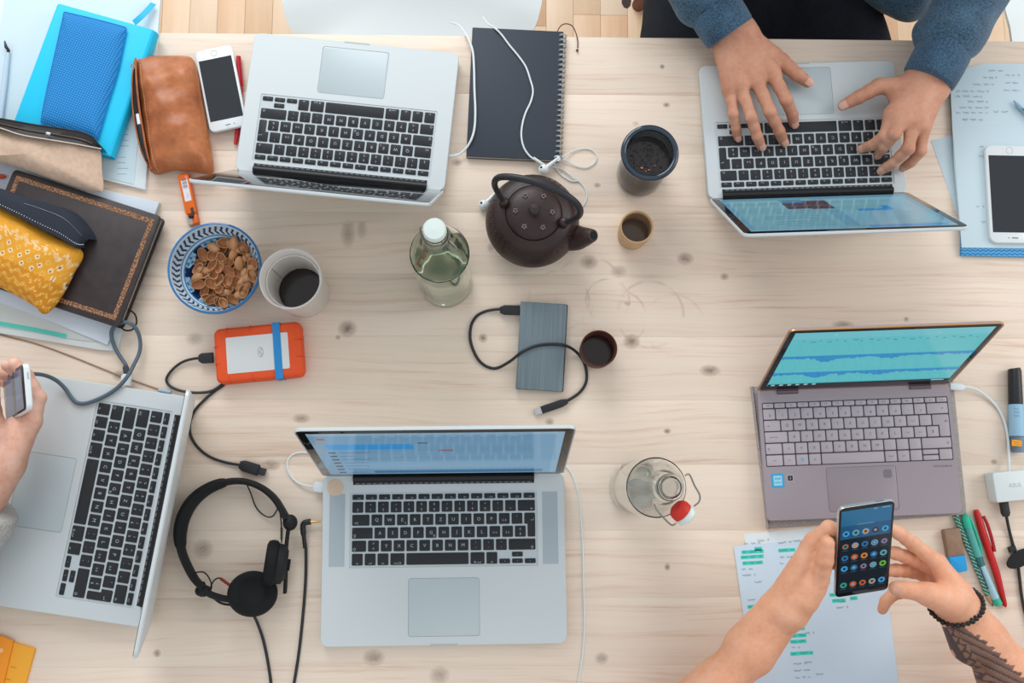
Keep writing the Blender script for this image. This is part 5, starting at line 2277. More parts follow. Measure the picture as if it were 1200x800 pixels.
b.slab(rrect(.010, .0014, .0005, 2, 0, -h / 2 + h * .05), tk, tk + .0002)
b.disc(-.010, -h / 2 + h * .05, .0009, tk + .0002)
b.build('earpiece', M('dark slot', (70, 74, 78), .6), t, world=False)
pn = thing('ballpoint_pen', 'pale blue pen on the handwritten papers at the right edge', 'pen', at(1200, 130, .009))
b = MB()
b.tube([at(1188, 118, .0125), at(1194, 125, .0125), at(1225, 152, .0125)], [.0012, .0036, .0036], 12)
b.build('barrel', M('pale blue plastic', (150, 182, 206), .3), pn)
b = MB()
b.tube([at(1198, 127, .0166), at(1222, 148, .0166)], .0011, 6)
b.build('clip', M('grey blue clip', (96, 118, 140), .3), pn)

# marker pen
mk = thing('marker_pen', 'fat marker with black cap and blue label near the right edge', 'pen', at(1190, 480, 0))
b = MB()
b.tube([at(1188.5, 431.5, .010), at(1189, 434, .010), at(1190.3, 472, .010), at(1190.3, 474, .010)], [.0085, .0097, .0105, .0105], 20)
b.build('cap', M('black marker cap', (32, 34, 38), .4), mk)
b = MB()
b.tube([at(1190.3, 474, .010), at(1192, 511, .010)], [.0112, .0116], 24)
mb_ = b.build('label', M('pale blue label', (150, 190, 214), .5), mk)
b = MB()
for i, y in enumerate((476, 480, 484)):
    q = at(1188, y + 3, .0219)
    scribble(b, q.x, q.y, .010, .0016, .0219, i + 60, 0, .0005)
b.rect(at(1186.5, 508, 0).x, at(1186, 508, 0).y, at(1188, 476, 0).x, at(1188, 476, 0).y, .0205)
b.build('label_print', M('dark blue print', (56, 96, 136), .6), mb_)
b = MB()
b.tube([at(1192, 511, .010), at(1193.5, 530, .010)], [.0095, .0095], 20)
b.build('barrel', M('grey blue translucent barrel', (110, 130, 150), .25), mk)
b = MB()
X = Matrix.Translation(at(1191.5, 519, .0197)) @ Matrix.Rotation(R(-5), 4, 'Z')
b.slab(rrect(.0145, .0095, .002, 3), -.002, .0004, X=X, mi=0)
q = X.to_translation()
for k_ in (.0018, -.0018):
    scribble(b, q.x - .005, q.y + k_, .010, .0018, q.z + .0005, 81, 1, .0005, R(-5))
b.build('price_sticker', [M('orange sticker', (240, 160, 30), .6), M('sticker print', (120, 70, 20), .6)], mk)

# white power adapter and its leads
ax_, ay_, ath_, aw_, ah_ = quad(((1162, 554), (1222, 548), (1229, 583), (1169, 589)), .026)
ad = thing('power_adapter', 'square white power adapter with grey lettering at the right edge', 'adapter', (ax_, ay_, 0), ath_)
b = MB()
b.slab(rrect(aw_, ah_, .004, 4), 0, .026, .0025, bevel_low=.002)
b.build('body', M('white adapter plastic', (222, 230, 230), .4), ad, world=False)
b = MB()
b.text('ASUS', -.008, .001, .0085, .0262)
b.build('maker_lettering', M('grey lettering', (176, 184, 186), .5), ad, world=False)
uc, _ = cable('charging_cable', 'white cable from the rose grey laptop to the white adapter',
              [(1126, 453.5), (1138, 454), (1149, 459), (1160, 467.5), (1170, 479), (1177, 494), (1181, 512), (1182, 530), (1182.5, 553)],
              [.010, .009, .006, .004, .003, .003, .004, .008, .012], .0021, WHITECABLE)
plug(uc, 'laptop_plug', (1130, 454, .010), (1113, 452.5, .010), .0105, .006, M('white plug', (218, 226, 230), .35))
bc_, _ = cable('power_cable', 'black power cable leaving the white adapter downward',
               [(1176, 590), (1179, 603), (1182, 618), (1186, 634), (1190, 648), (1193, 662), (1195, 678), (1197, 696), (1201, 716), (1208, 740), (1222, 800), (1250, 880)],
               [.012, .010, .005, .003, .003, .003, .003, .003, .003, .003, .003, .003], .0023, BLKCABLE)
plug(bc_, 'adapter_plug', (1179, 605, .012), (1176, 588, .012), .0115, .009, BLKPLUG)
vs = thing('cable_tie', 'black round velcro cable tie on the adapter cable', 'cable tie', at(1195, 654, 0))
b = MB()
X = Matrix.Translation(at(1196, 654, .009)) @ Matrix.Rotation(R(25), 4, 'Z') @ Matrix.Rotation(R(10), 4, 'Y')
b.slab([(.026 * math.cos(a), .0115 * math.sin(a)) for a in [2 * PI * i / 24 for i in range(24)]], -.0012, .0012, .0005, X=X)
b.build('strap_tab', M('black velcro', (30, 31, 34), .9), vs)
b = MB()
b.box((-.005, -.004, -.003), (.005, .004, .003), X=Matrix.Translation(at(1186, 643, .004)) @ Matrix.Rotation(R(15), 4, 'Z'))
b.build('buckle', M('black buckle', (34, 35, 38), .6), vs)

# eraser, pencil, pens
ex, ey, eth, ew, eh = quad(((1107, 620.5), (1126, 618), (1133.5, 669), (1114.5, 671.5)), .011)
er = thing('eraser', 'two tone eraser, brown above and blue below, beside the pencil', 'eraser', (ex, ey, 0), eth)
for nm, y0, y1, mt in (('brown_half', -eh / 2 + eh * .37, eh / 2, M('brown eraser rubber', (148, 120, 98), .8, noise=(80, .06))), ('blue_half', -eh / 2, -eh / 2 + eh * .37, M('blue eraser rubber', (44, 160, 226), .8))):
    b = MB()
    p = rrect(ew, eh, .003, 3)
    p = [(q[0], min(max(q[1], y0), y1)) for q in p]
    pp_ = []
    for q in p:
        if not pp_ or (Vector(q) - Vector(pp_[-1])).length > 1e-6:
            pp_.append(q)
    if (Vector(pp_[0]) - Vector(pp_[-1])).length < 1e-6:
        pp_.pop()
    b.slab(pp_, 0, .0115, .0012)
    b.build(nm, mt, er, world=False)


def dots():
    m = M('green dotted pencil foil', (16, 110, 98), .4)
    h = N(m)
    P = h.coord(rot=(0, 0, R(-23)))
    sep = h.new('ShaderNodeSeparateXYZ')
    h.l.new(P, sep.inputs[0])
    k = []
    for sgn in (1, -1):
        a = h.math('ADD', h.math('MULTIPLY', sep.outputs[1], 150), h.math('MULTIPLY', sep.outputs[0], 190 * sgn))
        k.append(h.math('LESS_THAN', h.math('FRACT', a), .36))
    f_ = h.math('MAXIMUM', h.math('MULTIPLY', k[0], k[1]), h.math('MULTIPLY', k[0], .55))
    h.base(h.mix(f_, lin((20, 116, 104)), lin((190, 226, 214))))
    return m


def rod(t, nm, p0, p1, r0, r1, mat, n=14, z=None):
    b = MB()
    b.tube([at(*p0), at(*p1)], [r0, r1], n)
    return b.build(nm, mat, t)


pcl = thing('pencil', 'green and white patterned wooden pencil beside the eraser', 'pencil', at(1142, 660, 0))
rod(pcl, 'shaft', (1119.5, 604, .0045), (1157.5, 697, .0045), .0038, .0038, dots(), 6)
rod(pcl, 'sharpened_wood', (1157.5, 697, .0045), (1162.6, 707.5, .003), .0037, .0012, M('pencil wood', (206, 166, 126), .7), 10)
rod(pcl, 'lead', (1162.6, 707.5, .003), (1163.9, 710.5, .0026), .0012, .0003, M('graphite', (56, 54, 54), .5), 8)

gp = thing('gel_pen', 'teal capped pen with a pale blue barrel between pencil and red pen', 'pen', at(1151, 655, 0))
TEAL = M('teal pen plastic', (46, 188, 154), .3)
rod(gp, 'cap', (1131.5, 606, .0065), (1146.5, 652, .0065), .0062, .0062, M('clear teal cap', (84, 176, 168), .15), 18)
b = MB()
b.tube([at(1130.5, 602.5, .0065), at(1131.3, 605, .0065), at(1135, 618, .0065)], [.003, .0066, .0066], 18)
b.build('cap_end', TEAL, gp)
b = MB()
b.tube(px_path([(1136.5, 606, ), (1143, 621), (1148, 636), (1150.5, 648)], [.0115, .0125, .012, .0105], 4), .0015, 8)
b.build('clip', TEAL, gp)
rod(gp, 'collar', (1146.5, 652, .0065), (1150, 663, .0065), .0058, .0058, M('dark teal collar', (52, 112, 112), .4), 16)
rod(gp, 'barrel', (1150, 663, .0065), (1166.5, 701, .0065), .0058, .0058, M('pale blue barrel', (160, 204, 216), .25), 18)
rod(gp, 'end_plug', (1166.5, 701, .0065), (1170.5, 708.5, .0065), .006, .0056, TEAL, 16)
b = MB()
b.tube([at(1147.5, 662, .0118), at(1158, 690, .0118)], .0008, 6)
b.build('barrel_print', M('dark barrel print', (40, 60, 70), .5), gp)

rpn = thing('ballpoint_pen', 'glossy red pen with side clip, rightmost of the pens by the eraser', 'pen', at(1162, 655, 0))
RED = M('glossy red plastic', (196, 30, 32), .25)
b = MB()
b.tube([at(1143.5, 597, .006), at(1145.5, 603, .006), at(1152, 625, .006), at(1168, 672, .006), at(1177.5, 708, .0045), at(1178.6, 711, .004)], [.0035, .0052, .0056, .0052, .0034, .0012], 16)
b.build('barrel', RED, rpn)
b = MB()
b.tube(px_path([(1152.5, 604.5), (1157, 614), (1162, 630), (1165.5, 646)], [.0105, .011, .0105, .009], 4), .0026, 8)
b.build('clip', M('dark red clip', (168, 20, 28), .25), rpn)

# notes sheets at the front right
n1 = sheet('note_sheet', 'plain white sheet behind the highlighted notes at the front right', 'paper', ((872, 626), (1015, 612), (1060, 860), (900, 870)), 0, .0006, PAPER)
n2 = sheet('note_sheet', 'white notes sheet with turquoise highlighted lines under the tattooed arm person', 'paper', ((860, 640), (1031, 622), (1062, 870), (893, 880)), .0008, .0014, M('bluish notes paper', (204, 222, 236), .85))
n2['label'] = 'white notes sheet with turquoise highlighted handwriting under the hand held phone'
b = MB()
hl = [(869, 647, 26), (868, 653, 27), (870, 660, 24), (884, 643, 9), (912, 645, 20), (944, 643, 14), (876, 711, 10), (972, 697, 18), (975, 704, 16), (996, 701, 9), (925, 737, 18), (925, 745, 20), (926, 752, 19), (926, 766, 27)]
for i, (x, y, L) in enumerate(hl):
    p, q = at(x, y, .0015), at(x + L, y - L * .06, .0015)
    b.ribbon([p, p.lerp(q, .5), q], .0054)
o = b.build('highlighter_strokes', M('turquoise highlighter', (64, 216, 196), .7), n2)
o['kind'] = 'stuff'
b = MB()
wl = [(872, 637, 20), (888, 633, 14), (869, 667, 14), (870, 674, 16), (884, 682, 10), (912, 636, 16), (930, 634, 9), (914, 653, 18), (914, 660, 8), (944, 635, 14), (876, 703, 10), (980, 712, 14), (984, 705, 8), (928, 759, 10), (944, 742, 10), (930, 778, 14), (930, 786, 20), (932, 794, 18), (930, 803, 16), (956, 790, 10), (944, 776, 8)] + [(x + 1, y, L - 2) for x, y, L in hl]
for i, (x, y, L) in enumerate(wl):
    p, q = at(x, y, .00165), at(x + L, y - L * .06, .00165)
    scribble(b, p.x, p.y, (q - p).length, .0028, .00165, i + 100, rot=math.atan2(q.y - p.y, q.x - p.x))
o = b.build('handwriting', INK, n2)
o['kind'] = 'stuff'

# yellow booklet bottom left
yq = ((16, 752), (41, 760), (24, 822), (0, 818))
pq = [at(p[0], p[1], .004) for p in yq]
yb_ = thing('notebook', 'small open yellow orange booklet at the bottom left corner', 'notebook', at(10, 790, 0))
b = MB()
b.slab([(p.x, p.y) for p in pq], 0, .004, .0006)
pg_ = b.build('page_block', M('yellow orange card', (244, 170, 52), .7), yb_)
b = MB()
for x, y, t_ in ((12.5, 781, ''), (5, 795, '')):
    p = at(x, y, .0042)
    scribble(b, p.x, p.y, .011, .0016, .0042, int(x), 0, .0005, R(-10))
b.build('lettering', M('dark yellow print', (130, 88, 30), .7), pg_)
pq = [at(p[0], p[1], .007) for p in ((-40, 738), (3, 745), (15.5, 751), (0.5, 815), (-50, 806))]
b = MB()
b.slab([(p.x, p.y) for p in pq], .0042, .0068, .0012)
b.build('cover', M('orange card cover', (246, 150, 32), .6), yb_)
b = MB()
p = at(1, 762, .007)
b.slab(rrect(.014, .006, .002, 2, p.x - .004, p.y), .0068, .0069)
b.build('pale_emblem', M('pale orange print', (240, 196, 140), .7), yb_)

# tan cord and blue grey lead on the left
tc_, _ = cable('thin_cord', 'thin tan cord running past the top of the left laptop',
               [(-20, 386), (0, 392), (40, 402), (80, 416), (120, 432), (140, 440), (160, 447), (180, 454), (192, 458)], .0012, .0011, M('tan cord', (150, 122, 100), .7))
b = MB()
p, q = at(186, 457, .003), at(200, 459.5, .003)
b.tube([p, q], [.0026, .0030], 10)
b.build('pale_tip', M('pale blue tip', (150, 180, 200), .4), tc_)
GB = M('grey blue cable sleeve', (84, 100, 112), .55)
hold_z = .11
gb, _ = cable('charging_cable', 'thick grey blue cable looping from the left laptop to the hand held phone',
              [(148.5, 441), (149, 434), (147, 427), (141, 418), (135, 408), (131, 396), (131, 387), (137, 380), (147, 377.5), (156, 381), (162, 390), (164.5, 402), (163, 414), (157, 427), (150, 440), (140, 452), (128, 461), (114, 468), (100, 472.5), (90, 471.5), (83, 465), (77, 456), (68, 447), (58, 441.5), (47, 438.5), (36, 438)],
              [.010, .010, .010, .009, .010, .014, .018, .022, .024, .022, .016, .012, .012, .018, .026, .028, .0275, .0275, .0275, .0275, .028, .030, .038, .05, .07, .095], .0030, GB)
plug(gb, 'magnetic_plug', (148.5, 438, .011), (147.5, 452, .011), .0145, .0075, M('white plug', (218, 226, 230), .35))
plug(gb, 'dark_strain_relief', (147, 428, .011), (149, 440, .011), .0085, .0065, M('dark grey relief', (58, 64, 70), .5))

# ---------------------------------------------------------------- people


def skin(name, lo, mid, hi, ink=False):
    m = M(name, mid, .48, spec=.35, sss=.06)
    h = N(m)
    P = h.coord()
    a = h.noise(P, 28, 4, .6)
    c = h.noise(P, 170, 3, .6)
    q = h.math('ADD', h.math('MULTIPLY', a, .75), h.math('MULTIPLY', c, .25))
    col = h.ramp(q, [(.32, lo), (.5, mid), (.7, hi)])
    if ink:
        t = h.new('ShaderNodeAttribute', attribute_name='dye')
        col = h.mix(t.outputs['Fac'], col, lin((58, 54, 58)))
    h.base(col)
    w = h.new('ShaderNodeTexVoronoi')
    w.inputs['Scale'].default_value = 420
    h.l.new(P, w.inputs['Vector'])
    h.bump(h.math('ADD', w.outputs['Distance'], c), .14, .001)
    return m


def J(px, py, z):
    return np.array(at(px, py, z))


def limb(pts, slim=.95):
    """(px, py, z, r) joints -> cones, slimmer between the joints"""
    out = []
    for (a, b) in zip(pts[:-1], pts[1:]):
        p, q = J(*a[:3]), J(*b[:3])
        m = (p + q) / 2
        rm = (a[3] + b[3]) / 2 * slim
        out += [('c', p, m, a[3], rm), ('c', m, q, rm, b[3])]
    return out


def wcone(a, b, r0, r1):
    return ('c', np.array(a, float), np.array(b, float), r0, r1)


NAIL = M('fingernail', (214, 164, 146), .3, spec=.5)


def nail(parent, d0, tip, up, r, w=.0052):
    """d0 -> tip: last finger joint; nail lies on the side the vector up points to"""
    p, q = Vector(J(*d0)), Vector(J(*tip))
    d = (q - p).normalized()
    u = Vector(up)
    u = (u - d * u.dot(d)).normalized()
    s = d.cross(u)
    c = q + u * (r * .95) - d * (r * .12)
    X = Matrix(((d.x, s.x, u.x, c.x), (d.y, s.y, u.y, c.y), (d.z, s.z, u.z, c.z), (0, 0, 0, 1)))
    b = MB()
    v, f = [], []
    n, m = 9, 6
    for i in range(n + 1):
        for j in range(m + 1):
            x = (i / n - .5) * 2
            y = (j / m - .5) * 2
            wd = w * (1 - .25 * max(0, -x) ** 3) * math.sqrt(max(.12, 1 - max(0, x - .55) ** 2 * 3))
            v.append((x * w * 1.25, y * wd, .0011 - .0016 * y * y - .0006 * x * x))
    for i in range(n):
        for j in range(m):
            f.append((i * (m + 1) + j, (i + 1) * (m + 1) + j, (i + 1) * (m + 1) + j + 1, i * (m + 1) + j + 1))
    b.add(v, f, X=X)
    return b.build('fingernail', NAIL, parent)


def rib_cuff(name, parent, p0, p1, r, mat, hollow=True, sq=1.0):
    """ribbed knitted cuff round the axis p0 -> p1"""
    p0, p1 = Vector(p0), Vector(p1)
    b = MB()
    path, rad = [], []
    L = (p1 - p0)
    for t, k in ((.0, .80), (.0, .94), (.06, 1.0), (.3, 1.02), (.6, 1.03), (.9, 1.02), (1.0, .98)):
        path.append(p0 + L * t + L.normalized() * (.0006 * len(path)))
        rad.append(r * k)
    b.tube(path, rad, 120, ribs=(40, .014), flat=sq)
    return b.build(name, mat, parent, sharp=60)


def wool(name, lo, hi, scale=420, bump=.5, sheen=.25):
    m = M(name, hi, .92, spec=.2, sheen=sheen)
    h = N(m)
    P = h.coord()
    q = h.math('ADD', h.math('MULTIPLY', h.noise(P, scale, 3, .7), .8), h.math('MULTIPLY', h.noise(P, 24, 3, .5), .25))
    h.base(h.ramp(q, [(.38, lo), (.66, hi)]))
    h.bump(h.noise(P, scale * 1.6, 2, .6), bump, .001)
    return m


# --- person typing at the far edge
T1 = thing('person', 'person in a blue heather sweater and dark jeans typing on a laptop', 'person', (.48, .95, -.29))
ROOTM[T1.name] = Matrix.Translation((.48, .95, -.29))
SK1 = skin('tanned skin', (186, 126, 100), (202, 145, 118), (213, 160, 134))
yb0 = at(910, 4, -.10).y
TX, TYY = .475, yb0 + .15
zk = .019
elA, elB = J(772, -92, .085), J(1178, -95, .085)
shA, shB = np.array((TX - .19, TYY + .02, .34)), np.array((TX + .19, TYY + .02, .34))
body = []
# right hand of the person: left in the picture
wrA = J(860, 40, .056)
body += [wcone(wrA, elA, .0265, .042), wcone(elA, shA, .042, .05)]
ax = (J(874, 62, .056) - J(846, 62, .056)) * .5
body += [wcone(J(850, 36, .055), J(868, 34, .056), .022, .023)]
mcA = [(855, 104, .046, .0088), (867, 99, .051, .0098), (886, 93, .053, .0104), (905, 86, .051, .0104)]
rootA = [(850, 48, .048), (858, 46, .052), (866, 44, .054), (876, 44, .054)]
for m_, r_ in zip(mcA, rootA):
    body += [wcone(J(*r_), J(*m_[:3]), .0185, m_[3] * 1.12), wcone(J(r_[0], r_[1], r_[2] + .012), J(m_[0], m_[1], m_[2] + .004), .005, .0075)]
body += [wcone(J(852, 62, .045), J(858, 92, .042), .0165, .012), wcone(J(878, 50, .045), J(903, 66, .043), .0185, .0150), wcone(J(870, 70, .046), J(880, 86, .046), .018, .015)]
tips = [
    [(855, 104, .046, .0090), (859.5, 134, .050, .0079), (862.5, 150, .038, .0071), (864.3, 161, .0262, .0064)],
    [(867, 99, .051, .0100), (880.5, 138, .056, .0091), (887.5, 160, .041, .0081), (891.8, 171, .0275, .0073)],
    [(886, 93, .053, .0104), (902.5, 131, .060, .0094), (913.5, 154, .043, .0083), (918.3, 166, .0278, .0075)],
    [(905, 86, .051, .0106), (921.5, 117, .058, .0096), (928.5, 134, .041, .0085), (930, 144, .0278, .0077)],
    [(893, 58, .048, .0150), (916, 72, .044, .0122), (933.5, 87, .040, .0104), (946.5, 96.5, .0345, .0084)],
]
fing = [limb(t) for t in tips]
nailspec = [(t[-2][:3], t[-1][:3], (0, -.25, 1), t[-1][3]) for t in tips]
# left hand of the person: right in the picture
wrB = J(1090, 90, .066)
body += [wcone(wrB, elB, .0265, .042), wcone(elB, shB, .042, .05), wcone(J(1081, 84, .064), J(1098, 97, .066), .0225, .0225)]
mcB = [(1046, 134, .072, .0108), (1057, 139, .076, .0108), (1070, 144, .074, .0104), (1081, 150, .066, .0094)]
rootB = [(1078, 98, .062), (1084, 102, .066), (1090, 104, .066), (1095, 106, .062)]
for m_, r_ in zip(mcB, rootB):
    body += [wcone(J(*r_), J(*m_[:3]), .0185, m_[3] * 1.12), wcone(J(r_[0], r_[1], r_[2] + .012), J(m_[0], m_[1], m_[2] + .004), .005, .0075)]
body += [wcone(J(1086, 104, .056), J(1077, 142, .056), .017, .013), wcone(J(1073, 96, .056), J(1052, 112, .058), .0185, .0160), wcone(J(1072, 112, .058), J(1062, 132, .062), .018, .014)]
tipsB = [
    [(1046, 134, .072, .0108), (1036, 160, .066, .0092), (1022, 170, .046, .0080), (1010.5, 174, .030, .0072)],
    [(1057, 139, .076, .0108), (1048, 157, .080, .0096), (1036, 172, .056, .0083), (1029, 180, .0335, .0075)],
    [(1070, 144, .074, .0104), (1064.5, 174, .074, .0094), (1047, 191, .049, .0082), (1034, 199, .031, .0074)],
    [(1081, 150, .066, .0094), (1079, 177, .060, .0084), (1068, 190, .042, .0073), (1059, 196, .029, .0066)],
    [(1063, 100, .060, .0150), (1030, 101, .054, .0122), (1006, 114, .046, .0102), (988, 123.5, .036, .0082)],
]
fing += [limb(t) for t in tipsB]
nailspec += [(t[-2][:3], t[-1][:3], (-.05, -.25, 1), t[-1][3]) for t in tipsB]
# trunk inside the clothes
body += [wcone(shA, shB, .055, .055), wcone((TX, TYY + .02, .33), (TX, TYY + .03, -.12), .09, .10), wcone((TX, TYY + .02, .36), (TX, TYY - .01, .46), .05, .05)]
bd = blend_mesh('body', body, fing, .0017, SK1, T1, k=.014, kf=.009)
for d0, tp, up, r in nailspec:
    nail(bd, d0, tp, up, r, r * .74)
WOOL = wool('blue heather knit', (38, 58, 76), (86, 118, 142))
WOOLD = wool('blue ribbed knit', (36, 56, 74), (80, 112, 138))


def folds(scale, amp, seed):
    rs = np.random.RandomState(seed)
    ks = rs.normal(size=(5, 3)) * scale
    ph = rs.uniform(0, 6, 5)

    def w(P):
        o = 0
        for k, p in zip(ks, ph):
            o = o + np.sin(P @ k + p + .8 * np.sin(P @ (k[::-1] * .7)))
        return o * amp / 2.2
    return w


cA0, cA1 = J(856, 40, .057), J(843, 20, .063)
cB0, cB1 = J(1087, 95, .067), J(1101, 70, .072)
dA, dB = (elA - cA1) / np.linalg.norm(elA - cA1), (elB - cB1) / np.linalg.norm(elB - cB1)
sA, sB = cA1 + dA * .044, cB1 + dB * .044
sw = [wcone(sA, elA, .050, .060), wcone(elA, shA, .062, .078), wcone(sB, elB, .050, .060), wcone(elB, shB, .062, .078)]
sw += [wcone(shA + (0.03, 0, -.02), shB + (-.03, 0, -.02), .085, .085),
       ('e', np.array((TX, TYY + .02, .08)), np.eye(3), np.array((.205, .145, .30))),
       wcone((TX + .10, TYY - .02, -.10), np.array(at(1066, -4, -.07)), .075, .040)]
swo = blend_mesh('sweater', sw, [], .0034, WOOL, T1, k=.03, warp=folds(44, .0042, 5))
rib_cuff('ribbed_cuff', swo, cA0, cA1 + (cA1 - cA0) * .45, .0400, WOOLD)
rib_cuff('ribbed_cuff', swo, cB0, cB1 + (cB1 - cB0) * .45, .0400, WOOLD)
DENIM = wool('black denim', (24, 26, 31), (42, 45, 52), 600, .2, 0)
hipz = -.175
xl, xr = at(812, 43, -.14).x, at(985, 43, -.14).x
jn = [wcone((TX - .09, TYY + .05, hipz), (xl, TY + .02, -.165), .100, .088), wcone((xl, TY + .02, -.165), (xl - .02, TY - .26, -.17), .088, .066),
      wcone((TX + .09, TYY + .05, hipz), (xr, TY + .02, -.165), .100, .088), wcone((xr, TY + .02, -.165), (xr + .02, TY - .26, -.17), .088, .066),
      wcone((xl - .02, TY - .26, -.17), (xl - .02, TY - .20, -.66), .066, .045), wcone((xr + .02, TY - .26, -.17), (xr + .02, TY - .20, -.66), .066, .045),
      wcone((TX - .06, TYY + .04, -.16), (TX + .06, TYY + .04, -.16), .105, .105)]
jn += [wcone((TX, TYY - .02, -.17), ((xl + xr) / 2, TY + .06, -.20), .09, .055)]
blend_mesh('jeans', jn, [], .005, DENIM, T1, k=.05, warp=folds(40, .003, 9))
for x in (xl - .02, xr + .02):
    b = MB()
    b.slab(rrect(.09, .25, .04, 5, x, TY - .24), FLOOR_Z, FLOOR_Z + .07, .02)
    b.build('shoe', M('dark shoe', (44, 42, 44), .6), T1)
b = MB()
sh0 = at(905, 3, -.09)
b.tube(catmull([(TX - .10, yb0 + .01, -.135), (TX - .03, yb0 - .004, -.13), (TX + .04, yb0 - .002, -.13), (TX + .10, yb0 + .014, -.135)], 6), .012, 10, flat=.6)
b.build('shirt_hem', M('pale grey cotton', (176, 180, 182), .85), T1)

# stool under the typing person
st_ = thing('stool', 'brown wooden stool under the typing person', 'stool', (TX + .06, TYY + .02, FLOOR_Z))
ROOTM[st_.name] = Matrix.Translation((TX + .06, TYY + .02, FLOOR_Z))
BROWN = M('brown stained wood', (112, 68, 54), .5, noise=(20, .12))
b = MB()
b.slab(rrect(.46, .50, .05, 6, 0, -.03), .41, .446, .008, bevel_low=.006)
b.build('seat', BROWN, st_, world=False)
for sx in (-1, 1):
    for sy in (-1, 1):
        b = MB()
        b.tube([(sx * .15, sy * .12, .412), (sx * .18, sy * .15, 0)], [.02, .016], 12)
        b.build('leg', BROWN, st_, world=False)

# --- person holding the phone, front right
T2 = thing('person', 'person with a tattooed forearm and bead bracelet holding up a phone', 'person', (.56, -.72, -.29))
ROOTM[T2.name] = Matrix.Translation((.56, -.72, -.29))
SK2 = skin('warm skin', (218, 152, 118), (229, 167, 134), (236, 180, 150), ink=True)
# the phone in the hands: lean found from its four corners
pxc = ((978, 598), (1042.5, 587), (1047, 690), (984, 699))
PWD, PLN = .0735, .1500
best = None
for i in range(60):
    zt_ = .10 + i * .004
    a, b2 = at(*pxc[0], zt_), at(*pxc[1], zt_)
    e = abs((b2 - a).length - PWD)
    if best is None or e < best[0]:
        best = (e, zt_)
ZT = best[1]
best = None
for i in range(120):
    zb_ = ZT - .0 - i * .0015
    c, d = at(*pxc[2], zb_), at(*pxc[3], zb_)
    L = (((a := at(*pxc[0], ZT)) + at(*pxc[1], ZT)) / 2 - (c + d) / 2).length
    e = abs(L - PLN)
    if best is None or e < best[0]:
        best = (e, zb_)
ZB = best[1]
A_, B_, C_, D_ = at(*pxc[0], ZT), at(*pxc[1], ZT), at(*pxc[2], ZB), at(*pxc[3], ZB)
pcn = (A_ + B_ + C_ + D_) / 4
pu = ((B_ - A_) + (C_ - D_)).normalized()
pv = ((A_ - D_) + (B_ - C_))
pv = (pv - pu * pv.dot(pu)).normalized()
pw_ = pu.cross(pv)
w_, l_ = ((B_ - A_).length + (C_ - D_).length) / 2, ((A_ - D_).length + (B_ - C_).length) / 2
PX = Matrix(((pu.x, pv.x, pw_.x, pcn.x), (pu.y, pv.y, pw_.y, pcn.y), (pu.z, pv.z, pw_.z, pcn.z), (0, 0, 0, 1)))
ph = thing('phone', 'phone with a lit screen of app icons held in both hands', 'phone', (pcn.x, pcn.y, pcn.z))
b = MB()
b.slab(rrect(w_, l_, .007, 5), -.0078, -.0006, .0012, X=PX, bevel_low=.0015)
b.build('metal_frame', M('silver phone frame', (196, 200, 202), .25, metal=.7), ph)
b = MB()
b.slab(rrect(w_ - .0006, l_ - .0006, .0066, 5), -.0006, 0, .0003, X=PX)
fg = b.build('front_glass', M('black phone glass', (22, 24, 28), .07), ph)
b = MB()
lay = [0]


def pr(x0, y0, x1, y1, mi):
    lay[0] += 1
    b.rect(-w_ / 2 + x0 * w_, l_ / 2 - y1 * l_, -w_ / 2 + x1 * w_, l_ / 2 - y0 * l_, .00004 + lay[0] * .000003, mi, PX)


pr(.045, .035, .955, .345, 0)
pr(.045, .345, .955, .955, 1)
pr(.045, .20, .955, .345, 11)
pr(.34, .195, .64, .200, 9)
pr(.62, .045, .69, .055, 9)
pr(.78, .045, .92, .055, 9)
ic = [[2, 9, 9, 6, 2], [7, 9, 3, 9, 7], [3, 8, 5, 3, 9], [2, 3, 7, 9, 10], [4, 8, 8, 9, 2]]
for r_ in range(5):
    for c_ in range(5):
        x, y = (.145 + c_ * .178), (.285, .425, .555, .675, .865)[r_]
        lay[0] += 2
        z = .00004 + lay[0] * .000003
        xx, yy_ = -w_ / 2 + x * w_, l_ / 2 - y * l_
        k = ic[r_][c_]
        b.disc(xx, yy_, .0048, z, 16, k, PX)
        if k in (9, 7):
            b.disc(xx, yy_, .0034, z + .000003, 14, (2, 4, 5, 6, 3)[(r_ + c_) % 5], PX)
            b.disc(xx, yy_, .0018, z + .000006, 10, 9 if (r_ * c_) % 2 else 1, PX)
        elif k not in (0, 1):
            b.disc(xx, yy_, .0020, z + .000003, 12, 9 if c_ % 2 else 1, PX)
        b.rect(xx - .0042, yy_ - .0072, xx + .0040, yy_ - .0066, z, 12, PX)
b.build('display', [glow('phone sky', (36, 112, 156)), glow('phone dark', (26, 36, 44)), glow('icon blue', (66, 164, 226)), glow('icon mid blue', (44, 120, 176)), glow('icon teal', (60, 160, 150)),
                    glow('icon orange', (214, 140, 62)), glow('icon maroon', (70, 40, 50)), glow('icon red', (170, 62, 56)), glow('icon amber', (196, 100, 60)), glow('icon white', (128, 178, 204)),
                    glow('icon green', (110, 190, 80)), glow('phone sky low', (30, 90, 132)), glow('icon caption', (92, 106, 116))], fg, sharp=180)
b = MB()
b.slab(rrect(.012, .0022, .001, 2), 0, .0004, X=PX @ Matrix.Translation((.018, l_ / 2, -.004)) @ Matrix.Rotation(R(-90), 4, 'X'))
b.build('antenna_strip', M('dark grey strip', (110, 116, 120), .4), ph)


def under(px, py, depth):
    """pixel -> point the given depth behind the phone's back, as (px, py, z)"""
    o = Vector((0, 0, CAM_H))
    d = at(px, py, 0) - o
    q = pcn - pw_ * (.0078 + depth)
    t = (q - o).dot(pw_) / d.dot(pw_)
    p = o + d * t
    return (px, py, p.z)


